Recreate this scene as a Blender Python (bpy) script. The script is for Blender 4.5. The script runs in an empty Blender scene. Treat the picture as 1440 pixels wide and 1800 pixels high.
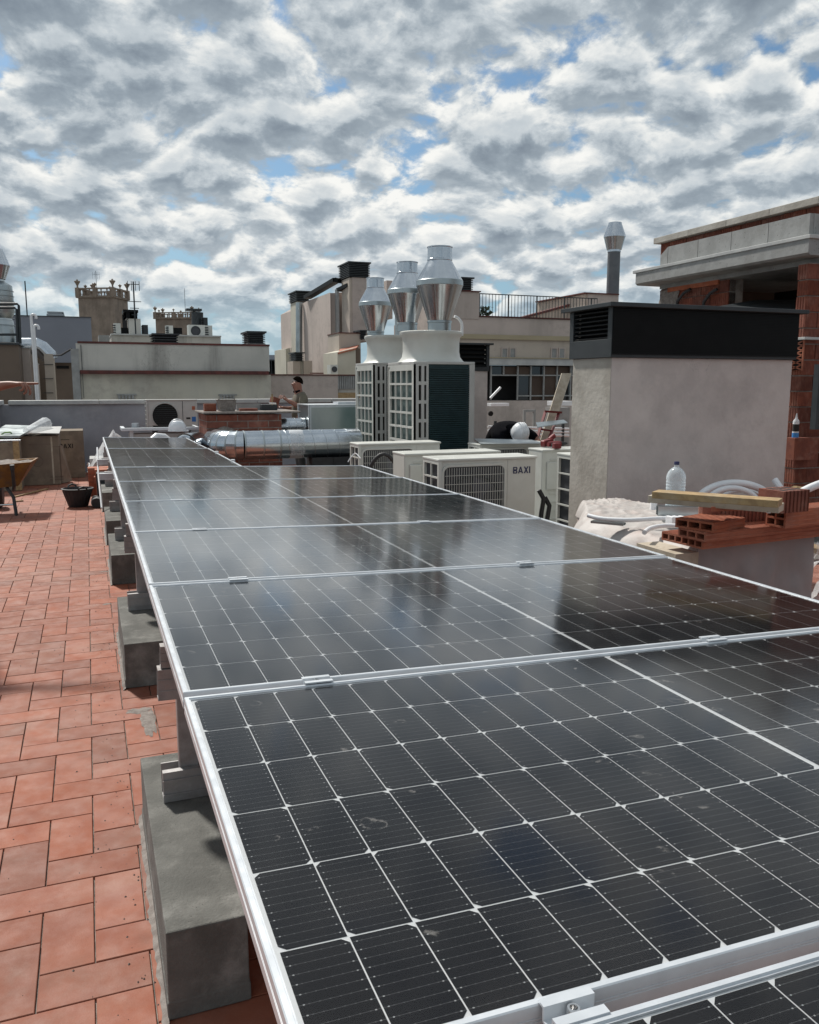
import bpy, bmesh, math, random
from mathutils import Vector, Matrix, noise
random.seed(7)
S = bpy.context.scene
COL = S.collection
R = math.radians

# ------------------------------------------------------------------ camera
PITCH, YAW, FPX, EYE = .1532, .3695, 1450.0, 1.58
cd = bpy.data.cameras.new('camera'); cam = bpy.data.objects.new('camera', cd); COL.objects.link(cam)
cd.sensor_fit = 'HORIZONTAL'; cd.sensor_width = 36; cd.lens = 36 * FPX / 1440
cd.clip_start = .05; cd.clip_end = 6000
cam.location = (0, 0, EYE)
cam.rotation_euler = (math.pi / 2 - PITCH, 0, -YAW)
S.camera = cam

# ------------------------------------------------------------------ sky
SUN_EL, SUN_AZ = R(50), R(-18)         # azimuth from +Y, clockwise
sdir = Vector((math.sin(SUN_AZ) * math.cos(SUN_EL), math.cos(SUN_AZ) * math.cos(SUN_EL), math.sin(SUN_EL)))
W = bpy.data.worlds.new('World'); S.world = W; W.use_nodes = True
nt = W.node_tree; nt.nodes.clear()
def N(t, nt=None, **k):
    n = (nt or W.node_tree).nodes.new(t)
    for a, b in k.items(): setattr(n, a, b)
    return n
def L(nt, a, b): nt.links.new(a, b)
def M(nt, op, a, b=None, clamp=False):
    n = nt.nodes.new('ShaderNodeMath'); n.operation = op; n.use_clamp = clamp
    for i, v in enumerate((a, b)):
        if v is None: continue
        if isinstance(v, (int, float)): n.inputs[i].default_value = v
        else: nt.links.new(v, n.inputs[i])
    return n.outputs[0]
def MR(nt, v, a, b, c=0., d=1., smooth=True):
    n = nt.nodes.new('ShaderNodeMapRange'); n.interpolation_type = 'SMOOTHSTEP' if smooth else 'LINEAR'
    nt.links.new(v, n.inputs[0])
    for i, x in enumerate((a, b, c, d)): n.inputs[i + 1].default_value = x
    return n.outputs[0]
def MIX(nt, f, a, b, bt='MIX'):
    n = nt.nodes.new('ShaderNodeMix'); n.data_type = 'RGBA'; n.blend_type = bt
    for i, v in ((0, f), (6, a), (7, b)):
        if isinstance(v, (int, float)): n.inputs[i].default_value = v
        elif isinstance(v, tuple): n.inputs[i].default_value = (*v, 1) if len(v) == 3 else v
        else: nt.links.new(v, n.inputs[i])
    return n.outputs[2]
def NOISE(nt, vec, scale, detail=4, rough=.5, dist=0.):
    n = nt.nodes.new('ShaderNodeTexNoise'); n.inputs['Scale'].default_value = scale
    n.inputs['Detail'].default_value = detail; n.inputs['Roughness'].default_value = rough
    n.inputs['Distortion'].default_value = dist
    if vec is not None: nt.links.new(vec, n.inputs['Vector'])
    return n.outputs[0]
def ADDV(nt, v, off):
    n = nt.nodes.new('ShaderNodeVectorMath'); n.operation = 'ADD'; nt.links.new(v, n.inputs[0]); n.inputs[1].default_value = off
    return n.outputs[0]
def CMB(nt, x, y, z=0.):
    n = nt.nodes.new('ShaderNodeCombineXYZ')
    for i, v in enumerate((x, y, z)):
        if isinstance(v, (int, float)): n.inputs[i].default_value = v
        else: nt.links.new(v, n.inputs[i])
    return n.outputs[0]

tc = N('ShaderNodeTexCoord'); sp = N('ShaderNodeSeparateXYZ'); L(nt, tc.outputs['Generated'], sp.inputs[0])
sky = N('ShaderNodeTexSky', sky_type='NISHITA', sun_disc=False, sun_elevation=SUN_EL, sun_rotation=SUN_AZ)
sky.air_density = 1.1; sky.dust_density = 1.2; sky.ozone_density = 1.6
zc = M(nt, 'ADD', M(nt, 'MAXIMUM', sp.outputs[2], 0.), .42)
v = CMB(nt, M(nt, 'DIVIDE', sp.outputs[0], zc), M(nt, 'DIVIDE', sp.outputs[1], zc))
warp = NOISE(nt, ADDV(nt, v, (3.1, 1.7, 5.)), 3.2, 3, .5)
warp2 = NOISE(nt, ADDV(nt, v, (9.1, 4.7, 2.)), 3.2, 4, .55)
vw = ADDV(nt, v, (2.3, .9, .4))
wn = N('ShaderNodeVectorMath', operation='ADD'); L(nt, vw, wn.inputs[0]); L(nt, CMB(nt, M(nt, 'MULTIPLY', warp, .10), M(nt, 'MULTIPLY', warp2, .10), 0.), wn.inputs[1])
vw = wn.outputs[0]
def dens(vec):
    a = NOISE(nt, vec, 11.0, 7, .60)
    b = NOISE(nt, ADDV(nt, vec, (7.3, 2.2, 1.)), 3.4, 3, .5)
    c = N('ShaderNodeTexVoronoi'); c.inputs['Scale'].default_value = 11.5
    L(nt, vec, c.inputs['Vector'])
    d = M(nt, 'ADD', M(nt, 'MULTIPLY', a, .62), M(nt, 'MULTIPLY', b, .34))
    return M(nt, 'SUBTRACT', d, M(nt, 'MULTIPLY', M(nt, 'SUBTRACT', c.outputs['Distance'], .42), .30))
d0 = dens(vw)
up_ = N('ShaderNodeVectorMath', operation='SCALE'); L(nt, v, up_.inputs[0]); up_.inputs['Scale'].default_value = -.026
up2 = N('ShaderNodeVectorMath', operation='ADD'); L(nt, vw, up2.inputs[0]); L(nt, up_.outputs[0], up2.inputs[1])
d1 = dens(up2.outputs[0])
cover = MR(nt, d0, .285, .39)
thick = MR(nt, d0, .36, .60)
shade = MR(nt, M(nt, 'SUBTRACT', d0, d1), -.12, .12)          # lit rim where it thins towards the sun
fine = NOISE(nt, vw, 26., 5, .6)
big = NOISE(nt, ADDV(nt, v, (1.2, 8.2, 3.)), .8, 2, .5)
lum = M(nt, 'ADD', M(nt, 'SUBTRACT', M(nt, 'ADD', .43, M(nt, 'MULTIPLY', shade, .54)), M(nt, 'MULTIPLY', thick, .30)), M(nt, 'MULTIPLY', M(nt, 'SUBTRACT', fine, .5), .24))
lum = M(nt, 'ADD', lum, M(nt, 'MULTIPLY', M(nt, 'SUBTRACT', big, .5), .55))
lum = MR(nt, lum, .08, .92, smooth=False)
ccol = N('ShaderNodeValToRGB'); L(nt, lum, ccol.inputs[0])
e = ccol.color_ramp.elements
e[0].position = 0; e[0].color = (1.7, 2.1, 2.6, 1)
e[1].position = 1; e[1].color = (8.8, 8.8, 8.5, 1)
k = ccol.color_ramp.elements.new(.40); k.color = (3.1, 3.65, 4.15, 1)
k = ccol.color_ramp.elements.new(.70); k.color = (5.3, 5.8, 6.15, 1)
# towards the horizon the layer thins into a pale blue haze
hz = MR(nt, sp.outputs[2], .02, .13, .15, 1.)
cov = M(nt, 'MULTIPLY', cover, hz)
skyc = MIX(nt, MR(nt, sp.outputs[2], .0, .25, .75, .0), MIX(nt, 1., sky.outputs[0], (.62, .78, .86), 'MULTIPLY'), (2.9, 4.6, 6.0))
bg = N('ShaderNodeBackground'); bg.inputs['Strength'].default_value = .1
L(nt, MIX(nt, cov, skyc, ccol.outputs[0]), bg.inputs['Color'])
wo = N('ShaderNodeOutputWorld'); L(nt, bg.outputs[0], wo.inputs[0])

# ------------------------------------------------------------------ sun, exposure
sl = bpy.data.lights.new('sun', 'SUN'); sl.energy = 4.6; sl.angle = R(4); sl.color = (1., .95, .88)
so = bpy.data.objects.new('sun', sl); COL.objects.link(so); so.location = (0, 0, 30)
so.rotation_euler = sdir.to_track_quat('Z', 'Y').to_euler()
S.view_settings.view_transform = 'Standard'; S.view_settings.look = 'None'
S.view_settings.exposure = .10; S.view_settings.gamma = 1; S.view_settings.use_curve_mapping = False

# ------------------------------------------------------------------ pixel of the photograph -> point of the place
_cp, _sp, _cy, _sy = math.cos(PITCH), math.sin(PITCH), math.cos(YAW), math.sin(YAW)
_F = Vector((_sy * _cp, _cy * _cp, -_sp)); _R = Vector((_cy, -_sy, 0)); _U = _R.cross(_F)
def at(x, y, X=None, Y=None, z=None):
    d = _F + _R * ((x - 720) / FPX) - _U * ((y - 900) / FPX)
    if X is not None: t = X / d.x
    elif Y is not None: t = Y / d.y
    else: t = (z - EYE) / d.z
    return Vector((d.x * t, d.y * t, EYE + d.z * t))
def ax(x, Y, y=680): return at(x, y, Y=Y).x
def az(x, y, Y): return at(x, y, Y=Y).z

# ------------------------------------------------------------------ materials
def mat(name, col, rough=.6, metal=0., col2=None, sc=6., lo=.35, hi=.65, bump=0., bsc=60., rnd=0., isl=False,
        spec=.5, dirt=None, dsc=2., streak=False, rvar=0., det=5):
    m = bpy.data.materials.new(name); m.use_nodes = True; t = m.node_tree
    b = t.nodes['Principled BSDF']; b.inputs['Roughness'].default_value = rough; b.inputs['Metallic'].default_value = metal
    b.inputs['Specular IOR Level'].default_value = spec
    tcn = t.nodes.new('ShaderNodeTexCoord'); vec = tcn.outputs['Object']
    oi = t.nodes.new('ShaderNodeObjectInfo')
    vadd = t.nodes.new('ShaderNodeVectorMath'); vadd.operation = 'ADD'
    t.links.new(vec, vadd.inputs[0]); t.links.new(CMB(t, M(t, 'MULTIPLY', oi.outputs['Random'], 37.), M(t, 'MULTIPLY', oi.outputs['Random'], 91.), 0.), vadd.inputs[1])
    vec = vadd.outputs[0]
    c = col
    if col2 is not None:
        n = NOISE(t, vec, sc, det, .6)
        c = MIX(t, MR(t, n, lo, hi), col, col2)
    if dirt is not None:
        dv = vec
        if streak:
            mp = t.nodes.new('ShaderNodeMapping'); mp.inputs['Scale'].default_value = (1., 1., .12); t.links.new(vec, mp.inputs[0]); dv = mp.outputs[0]
        n = NOISE(t, dv, dsc, 6, .65)
        c = MIX(t, MR(t, n, .48, .72, 0., .8), c, dirt)
    if rnd:
        src = oi.outputs['Random']
        if isl:
            g = t.nodes.new('ShaderNodeNewGeometry'); src = g.outputs['Random Per Island']
        k = MR(t, src, 0., 1., 1. - rnd, 1. + rnd, False)
        hs = t.nodes.new('ShaderNodeHueSaturation'); t.links.new(k, hs.inputs['Value'])
        k2 = MR(t, M(t, 'FRACT', M(t, 'MULTIPLY', src, 7.31)), 0., 1., 1. - rnd * .3, 1. + rnd * .3, False); t.links.new(k2, hs.inputs['Saturation'])
        if isinstance(c, tuple): hs.inputs['Color'].default_value = (*c, 1)
        else: t.links.new(c, hs.inputs['Color'])
        c = hs.outputs[0]
    if isinstance(c, tuple): b.inputs['Base Color'].default_value = (*c, 1)
    else: t.links.new(c, b.inputs['Base Color'])
    if rvar:
        n = NOISE(t, vec, sc * 1.7, 4, .6); t.links.new(MR(t, n, .3, .7, max(0.02, rough - rvar), rough + rvar), b.inputs['Roughness'])
    if bump:
        n = NOISE(t, vec, bsc, 5, .6); bp = t.nodes.new('ShaderNodeBump'); bp.inputs['Strength'].default_value = min(1., bump); bp.inputs['Distance'].default_value = .004
        t.links.new(n, bp.inputs['Height']); t.links.new(bp.outputs[0], b.inputs['Normal'])
    return m

m_alu = mat('anodised_aluminium', (.58, .61, .64), .40, .35, (.52, .55, .58), 14, rvar=.05)
m_aluD = mat('mill_aluminium', (.36, .355, .355), .5, .6, (.29, .285, .285), 14, rvar=.1, dirt=(.22, .20, .19), dsc=9)
m_galv = mat('galvanised_steel', (.50, .54, .58), .20, 1., (.44, .48, .52), 5, rvar=.04, bump=.03, bsc=4)
m_galv2 = mat('zinc_sheet', (.42, .46, .47), .34, 1., (.36, .40, .41), 2.5, rvar=.06, bump=.03, bsc=6)
m_steel = mat('bolt_steel', (.6, .6, .6), .25, 1.)
m_conc = mat('cast_concrete', (.125, .125, .115), .92, 0, (.085, .085, .078), 7, .35, .7, bump=.8, bsc=120, dirt=(.27, .268, .25), dsc=4)
m_concL = mat('pale_concrete', (.30, .305, .30), .85, 0, (.24, .245, .24), 6, bump=.5, bsc=35, dirt=(.25, .25, .24), dsc=3)
m_tile = mat('terracotta_tile', (.26, .088, .050), .75, 0, (.215, .070, .041), 6, .3, .7, bump=.2, bsc=180, rnd=.18, dirt=(.27, .125, .088), dsc=5, rvar=.1)
m_tileS = mat('terracotta_tiles_far', (.26, .088, .050), .75, 0, (.215, .070, .041), 9, .3, .7, bump=.2, bsc=180, rnd=.18, isl=True, dirt=(.27, .125, .088), dsc=5)
m_grout = mat('cement_grout', (.30, .255, .22), .95, 0, (.13, .115, .10), 20, bump=.5, bsc=200)
m_mort = mat('dried_mortar', (.25, .225, .205), .95, 0, (.17, .145, .13), 30, bump=.6, bsc=150)
m_para = mat('grey_render', (.30, .31, .345), .9, 0, (.245, .255, .285), 1.6, bump=.25, bsc=60, dirt=(.20, .21, .225), dsc=1.3)
m_cop = mat('grey_coping', (.44, .45, .44), .7, 0, (.36, .37, .37), 4, bump=.2, bsc=80)
m_chim = mat('troweled_render', (.50, .46, .435), .92, 0, (.43, .395, .375), 3.4, .35, .7, bump=1., bsc=16, dirt=(.55, .51, .48), dsc=1.9)
m_chimL = mat('cream_render', (.42, .40, .36), .92, 0, (.31, .29, .255), 3.2, bump=1., bsc=26, dirt=(.38, .36, .32), dsc=4)
m_black = mat('black_painted_metal', (.004, .0045, .005), .5, .0, (.006, .0065, .007), 8, spec=.15)
m_char = mat('charcoal_metal', (.028, .034, .038), .5, .0, (.036, .042, .046), 6, spec=.3)
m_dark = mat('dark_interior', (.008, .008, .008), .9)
m_shell = mat('cream_enamel', (.56, .57, .535), .38, 0, (.50, .51, .475), 3, rvar=.06, dirt=(.5, .5, .46), dsc=4)
m_shell2 = mat('pale_grey_enamel', (.44, .44, .425), .42, 0, (.38, .38, .37), 3, dirt=(.42, .42, .39), dsc=3)
m_coil = mat('teal_coil_fins', (.012, .035, .042), .45, .2, (.02, .05, .058), 10)
m_coil2 = mat('grey_green_coil', (.10, .15, .145), .6, .1, (.07, .11, .11), 8)
m_fan = mat('dark_grey_fan', (.035, .038, .045), .5)
m_brick = mat('red_brick', (.205, .062, .036), .85, 0, (.145, .042, .026), 14, bump=.4, bsc=130, rnd=.22, dirt=(.25, .12, .085), dsc=9)
m_brickO = mat('orange_hollow_brick', (.37, .12, .062), .82, 0, (.28, .085, .045), 12, bump=.3, bsc=150, rnd=.14, dirt=(.34, .15, .10), dsc=8)
m_joint = mat('brick_mortar', (.33, .29, .26), .95, 0, (.22, .19, .17), 15, bump=.5, bsc=120)
m_beige = mat('beige_render', (.50, .43, .39), .92, 0, (.43, .37, .335), .5, bump=.15, bsc=30, dirt=(.33, .29, .26), dsc=.9, streak=True)
m_beigeL = mat('warm_beige_render', (.48, .42, .365), .92, 0, (.42, .37, .315), .6, bump=.15, bsc=30, dirt=(.30, .265, .225), dsc=.8, streak=True)
m_white = mat('stained_white_render', (.50, .49, .45), .92, 0, (.40, .395, .365), .8, bump=.2, bsc=20, dirt=(.20, .195, .18), dsc=1.6, streak=True)
m_cream = mat('cream_painted_wall', (.52, .50, .42), .92, 0, (.45, .43, .36), .8, bump=.15, bsc=20, dirt=(.38, .37, .33), dsc=.9, streak=True)
m_stone = mat('old_tower_stone', (.265, .215, .175), .95, 0, (.19, .155, .125), 1.2, bump=.3, bsc=12, dirt=(.13, .105, .085), dsc=.9, streak=True)
m_maroon = mat('maroon_tile_band', (.12, .035, .030), .85, 0, (.07, .025, .022), 6, bump=.3, bsc=30)
m_blue = mat('blue_grey_wall', (.21, .225, .265), .9, 0, (.185, .20, .235), .4)
m_blueL = mat('pale_corrugated_side', (.40, .43, .45), .8, 0, (.34, .37, .39), 1)
m_brown = mat('brown_wall', (.15, .115, .09), .92, 0, (.125, .095, .075), 1.)
m_card = mat('cardboard', (.20, .16, .12), .9, 0, (.16, .128, .097), 5, bump=.2, bsc=40, dirt=(.28, .23, .17), dsc=3)
m_wood = mat('pale_timber', (.36, .25, .12), .75, 0, (.25, .165, .08), 22, bump=.35, bsc=60, dirt=(.34, .27, .17), dsc=9)
m_woodG = mat('weathered_board', (.46, .41, .33), .8, 0, (.36, .31, .24), 12, bump=.3, bsc=60)
m_pvc = mat('white_plastic_tube', (.74, .75, .76), .38, 0, (.66, .67, .69), 6)
m_rubber = mat('black_rubber', (.018, .018, .020), .6, 0, (.03, .03, .032), 12)
m_yel = mat('yellow_paint', (.22, .10, .012), .6, 0, (.13, .055, .012), 9, dirt=(.07, .05, .04), dsc=6)
m_red = mat('red_painted_steel', (.17, .014, .016), .5, 0, (.10, .01, .012), 12)
m_navy = mat('navy_lettering', (.012, .016, .07), .5)
m_ink = mat('black_ink', (.02, .018, .016), .8)
m_skin = mat('skin', (.27, .125, .085), .55, 0, (.22, .095, .065), 12)
m_hair = mat('dark_hair', (.008, .006, .005), 1., spec=0.)
m_shirt = mat('khaki_shirt', (.13, .115, .085), .9, 0, (.10, .085, .065), 9, bump=.4, bsc=25)
m_trouser = mat('grey_trousers', (.06, .06, .062), .9)
m_blackcloth = mat('black_cloth', (.004, .004, .006), 1., 0, (.007, .007, .009), 9, spec=.05)
m_helmet = mat('white_helmet_plastic', (.72, .74, .77), .3, 0, (.62, .65, .68), 7)
m_sheet = mat('crumpled_polythene', (.42, .395, .375), .6, 0, (.35, .325, .31), 5, bump=.6, bsc=26, dirt=(.38, .31, .28), dsc=5)
m_sheetG = mat('shaded_wrapping', (.27, .25, .25), .5, 0, (.22, .205, .205), 3, bump=.4, bsc=12)  # polythene darkened in colour as if in shade; also used on the load
m_greenp = mat('green_strap', (.18, .30, .09), .6)
m_bluep = mat('blue_plastic', (.04, .22, .55), .4)
m_city = mat('city_ground', (.12, .11, .10), .95, 0, (.18, .16, .14), .05)
m_yellowish = mat('pale_yellow_wall', (.36, .31, .21), .9, 0, (.32, .275, .185), .5)
m_window = mat('brown_curtain', (.055, .034, .024), .7, 0, (.08, .052, .036), 2)
m_sign = mat('blue_sticker', (.02, .12, .35), .5)
m_glassg = mat('window_glass', (.03, .03, .03), .06, 0, spec=.6)

def pits(m, scale=70., thr=.13, col=(.02, .02, .018), thr2=.55):
    # air holes / chips: sparse voronoi cells darkened
    t = m.node_tree; b = t.nodes['Principled BSDF']; src = b.inputs['Base Color'].links[0].from_socket
    g = t.nodes.new('ShaderNodeTexCoord'); v = t.nodes.new('ShaderNodeTexVoronoi'); v.inputs['Scale'].default_value = scale; t.links.new(g.outputs['Object'], v.inputs['Vector'])
    sc = t.nodes.new('ShaderNodeSeparateColor'); t.links.new(v.outputs['Color'], sc.inputs[0])
    f = M(t, 'MULTIPLY', M(t, 'LESS_THAN', v.outputs['Distance'], M(t, 'MULTIPLY', sc.outputs[0], thr * 2)), M(t, 'GREATER_THAN', sc.outputs[1], thr2))
    t.links.new(MIX(t, M(t, 'MULTIPLY', f, .75), src, col), b.inputs['Base Color'])
def cracks(m, scale=1.3, col=(.12, .11, .105), w=.006):
    t = m.node_tree; b = t.nodes['Principled BSDF']; src = b.inputs['Base Color'].links[0].from_socket
    g = t.nodes.new('ShaderNodeTexCoord'); n = NOISE(t, g.outputs['Object'], 3.5, 5, .6); n2 = NOISE(t, ADDV(t, g.outputs['Object'], (4, 7, 2)), 1.1, 2, .5)
    f = MR(t, M(t, 'ABSOLUTE', M(t, 'SUBTRACT', n, .5)), 0., w, 1., 0.)
    f = M(t, 'MULTIPLY', f, MR(t, n2, .52, .60))
    t.links.new(MIX(t, M(t, 'MULTIPLY', f, .45), src, col), b.inputs['Base Color'])
pits(m_conc, 120., .12, (.045, .045, .04), .70); pits(m_concL, 40., .12, (.12, .12, .115), .75); pits(m_tile, 24., .035, (.10, .05, .035), .94)
def dusty(m, scale=.9, col=(.36, .25, .20), amt=.35, lo=.45, hi=.75):
    # building dust lying over the whole floor, across the joints
    t = m.node_tree; b = t.nodes['Principled BSDF']; src = b.inputs['Base Color'].links[0].from_socket
    g = t.nodes.new('ShaderNodeNewGeometry'); n = NOISE(t, g.outputs['Position'], scale, 7, .65); n2 = NOISE(t, g.outputs['Position'], 6., 5, .7)
    f = M(t, 'MULTIPLY', MR(t, M(t, 'ADD', M(t, 'MULTIPLY', n, .6), M(t, 'MULTIPLY', n2, .4)), lo, hi), amt)
    t.links.new(MIX(t, f, src, col), b.inputs['Base Color'])
dusty(m_tile); dusty(m_tileS); dusty(m_tile, 1.7, (.10, .055, .04), .35, .5, .7); dusty(m_tileS, 1.7, (.10, .055, .04), .35, .5, .7)
dusty(m_chim, 1.1, (.33, .30, .29), .45, .46, .62); dusty(m_para, .7, (.40, .40, .41), .3, .5, .7)
for m__ in (m_beige, m_beigeL, m_cream): dusty(m__, .35, (.27, .235, .21), .45, .48, .62)
cracks(m_chim); cracks(m_white, w=.009)

def film(name, f0=.12, col=(.9, .92, .93), rough=.15, tr=.78):
    m = bpy.data.materials.new(name); m.use_nodes = True; t = m.node_tree; t.nodes.clear()
    o = t.nodes.new('ShaderNodeOutputMaterial'); a = t.nodes.new('ShaderNodeBsdfTransparent')
    b = t.nodes.new('ShaderNodeBsdfPrincipled'); b.inputs['Base Color'].default_value = (*col, 1); b.inputs['Roughness'].default_value = rough
    mx = t.nodes.new('ShaderNodeMixShader'); lw = t.nodes.new('ShaderNodeLayerWeight'); lw.inputs[0].default_value = .35
    g = t.nodes.new('ShaderNodeTexCoord'); n = NOISE(t, g.outputs['Object'], 9., 5, .6)
    fac = M(t, 'ADD', M(t, 'ADD', 1 - tr, M(t, 'MULTIPLY', lw.outputs[1], .5)), M(t, 'MULTIPLY', M(t, 'SUBTRACT', n, .5), .5), True)
    t.links.new(fac, mx.inputs[0]); t.links.new(a.outputs[0], mx.inputs[1]); t.links.new(b.outputs[0], mx.inputs[2]); t.links.new(mx.outputs[0], o.inputs[0])
    return m
m_film = film('clear_polythene_film')
m_pet = film('clear_bottle_plastic', rough=.08, tr=.80, col=(.75, .85, .9))

# solar glass: clear where looked into, mirror towards grazing, a breath of dust
def glassmat():
    m = bpy.data.materials.new('solar_glass'); m.use_nodes = True; t = m.node_tree; t.nodes.clear()
    o = t.nodes.new('ShaderNodeOutputMaterial'); tr = t.nodes.new('ShaderNodeBsdfTransparent')
    gl = t.nodes.new('ShaderNodeBsdfGlossy'); di = t.nodes.new('ShaderNodeBsdfDiffuse'); di.inputs[0].default_value = (.55, .53, .50, 1)
    fr = t.nodes.new('ShaderNodeFresnel'); fr.inputs[0].default_value = 1.5
    g = t.nodes.new('ShaderNodeTexCoord'); oi = t.nodes.new('ShaderNodeObjectInfo')
    va = t.nodes.new('ShaderNodeVectorMath'); va.operation = 'ADD'; t.links.new(g.outputs['Object'], va.inputs[0])
    t.links.new(CMB(t, M(t, 'MULTIPLY', oi.outputs['Random'], 50.), 0., 0.), va.inputs[1]); v = va.outputs[0]
    n = NOISE(t, v, 5., 6, .62); n2 = NOISE(t, v, 300., 2, .5)
    t.links.new(MR(t, n, .3, .75, .095, .13), gl.inputs['Roughness'])
    # dried drops: broken rings from a sparse voronoi
    vo = t.nodes.new('ShaderNodeTexVoronoi'); vo.inputs['Scale'].default_value = 15.; vo.inputs['Randomness'].default_value = 1.
    wv = t.nodes.new('ShaderNodeVectorMath'); wv.operation = 'ADD'; t.links.new(v, wv.inputs[0])
    wn2 = NOISE(t, v, 26., 3, .6); t.links.new(CMB(t, M(t, 'MULTIPLY', wn2, .06), M(t, 'MULTIPLY', M(t, 'SUBTRACT', 1., wn2), .05), 0.), wv.inputs[1])
    t.links.new(wv.outputs[0], vo.inputs['Vector'])
    sepc = t.nodes.new('ShaderNodeSeparateColor'); t.links.new(vo.outputs['Color'], sepc.inputs[0])
    rr = M(t, 'MULTIPLY', sepc.outputs[0], .26)
    ring = MR(t, M(t, 'ABSOLUTE', M(t, 'SUBTRACT', vo.outputs['Distance'], rr)), .0, .05, 1., 0.)
    ring = M(t, 'MULTIPLY', ring, MR(t, sepc.outputs[1], .50, .60))
    ring = M(t, 'MULTIPLY', ring, MR(t, NOISE(t, v, 40., 3, .6), .42, .62))
    spk = M(t, 'MULTIPLY', MR(t, n2, .74, .78), .02)
    dust = M(t, 'ADD', M(t, 'ADD', MR(t, n, .40, .8, .001, .010), M(t, 'MULTIPLY', ring, .16)), spk)
    m1 = t.nodes.new('ShaderNodeMixShader'); t.links.new(M(t, 'MINIMUM', M(t, 'MULTIPLY', M(t, 'POWER', fr.outputs[0], 1.55), 3.5), .68), m1.inputs[0]); t.links.new(tr.outputs[0], m1.inputs[1]); t.links.new(gl.outputs[0], m1.inputs[2])
    m2 = t.nodes.new('ShaderNodeMixShader'); t.links.new(dust, m2.inputs[0]); t.links.new(m1.outputs[0], m2.inputs[1]); t.links.new(di.outputs[0], m2.inputs[2])
    t.links.new(m2.outputs[0], o.inputs[0]); return m
m_pglass = glassmat()

def cellmat(lines=True):
    m = bpy.data.materials.new('silicon_cell' if lines else 'silicon_cell_far'); m.use_nodes = True; t = m.node_tree
    b = t.nodes['Principled BSDF']; b.inputs['Roughness'].default_value = .55; b.inputs['Specular IOR Level'].default_value = .03
    oi = t.nodes.new('ShaderNodeObjectInfo'); src = oi.outputs['Random']
    if not lines: src = t.nodes.new('ShaderNodeNewGeometry').outputs['Random Per Island']
    base = MIX(t, src, (.0055, .0057, .0085), (.0085, .008, .0095))
    if lines:
        g = t.nodes.new('ShaderNodeTexCoord'); s = t.nodes.new('ShaderNodeSeparateXYZ'); t.links.new(g.outputs['Object'], s.inputs[0])
        fy = M(t, 'ABSOLUTE', M(t, 'SUBTRACT', M(t, 'FRACT', M(t, 'ADD', M(t, 'MULTIPLY', s.outputs[1], 1 / .0162), 20.)), .5))
        line = M(t, 'MULTIPLY', M(t, 'LESS_THAN', fy, .020), .13)
        fx = M(t, 'ABSOLUTE', M(t, 'SUBTRACT', M(t, 'FRACT', M(t, 'ADD', M(t, 'MULTIPLY', s.outputs[0], 1 / .0118), 20.)), .5))
        dot = M(t, 'MULTIPLY', M(t, 'MULTIPLY', M(t, 'LESS_THAN', fy, .055), M(t, 'LESS_THAN', fx, .07)), .12)
        endx = M(t, 'ABSOLUTE', M(t, 'SUBTRACT', M(t, 'ABSOLUTE', s.outputs[0]), .0355))
        pad = M(t, 'MULTIPLY', M(t, 'LESS_THAN', fy, .055), M(t, 'MULTIPLY', M(t, 'LESS_THAN', endx, .0011), .6))
        f = M(t, 'MAXIMUM', M(t, 'MAXIMUM', line, dot), pad)
        base = MIX(t, f, base, (.62, .64, .66))
    else:
        base = MIX(t, .02, base, (.62, .64, .66))
    t.links.new(base, b.inputs['Base Color']); return m
m_cell = cellmat(); m_cellF = cellmat(False)
m_back = mat('white_backsheet', (.74, .76, .77), .5)

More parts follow.
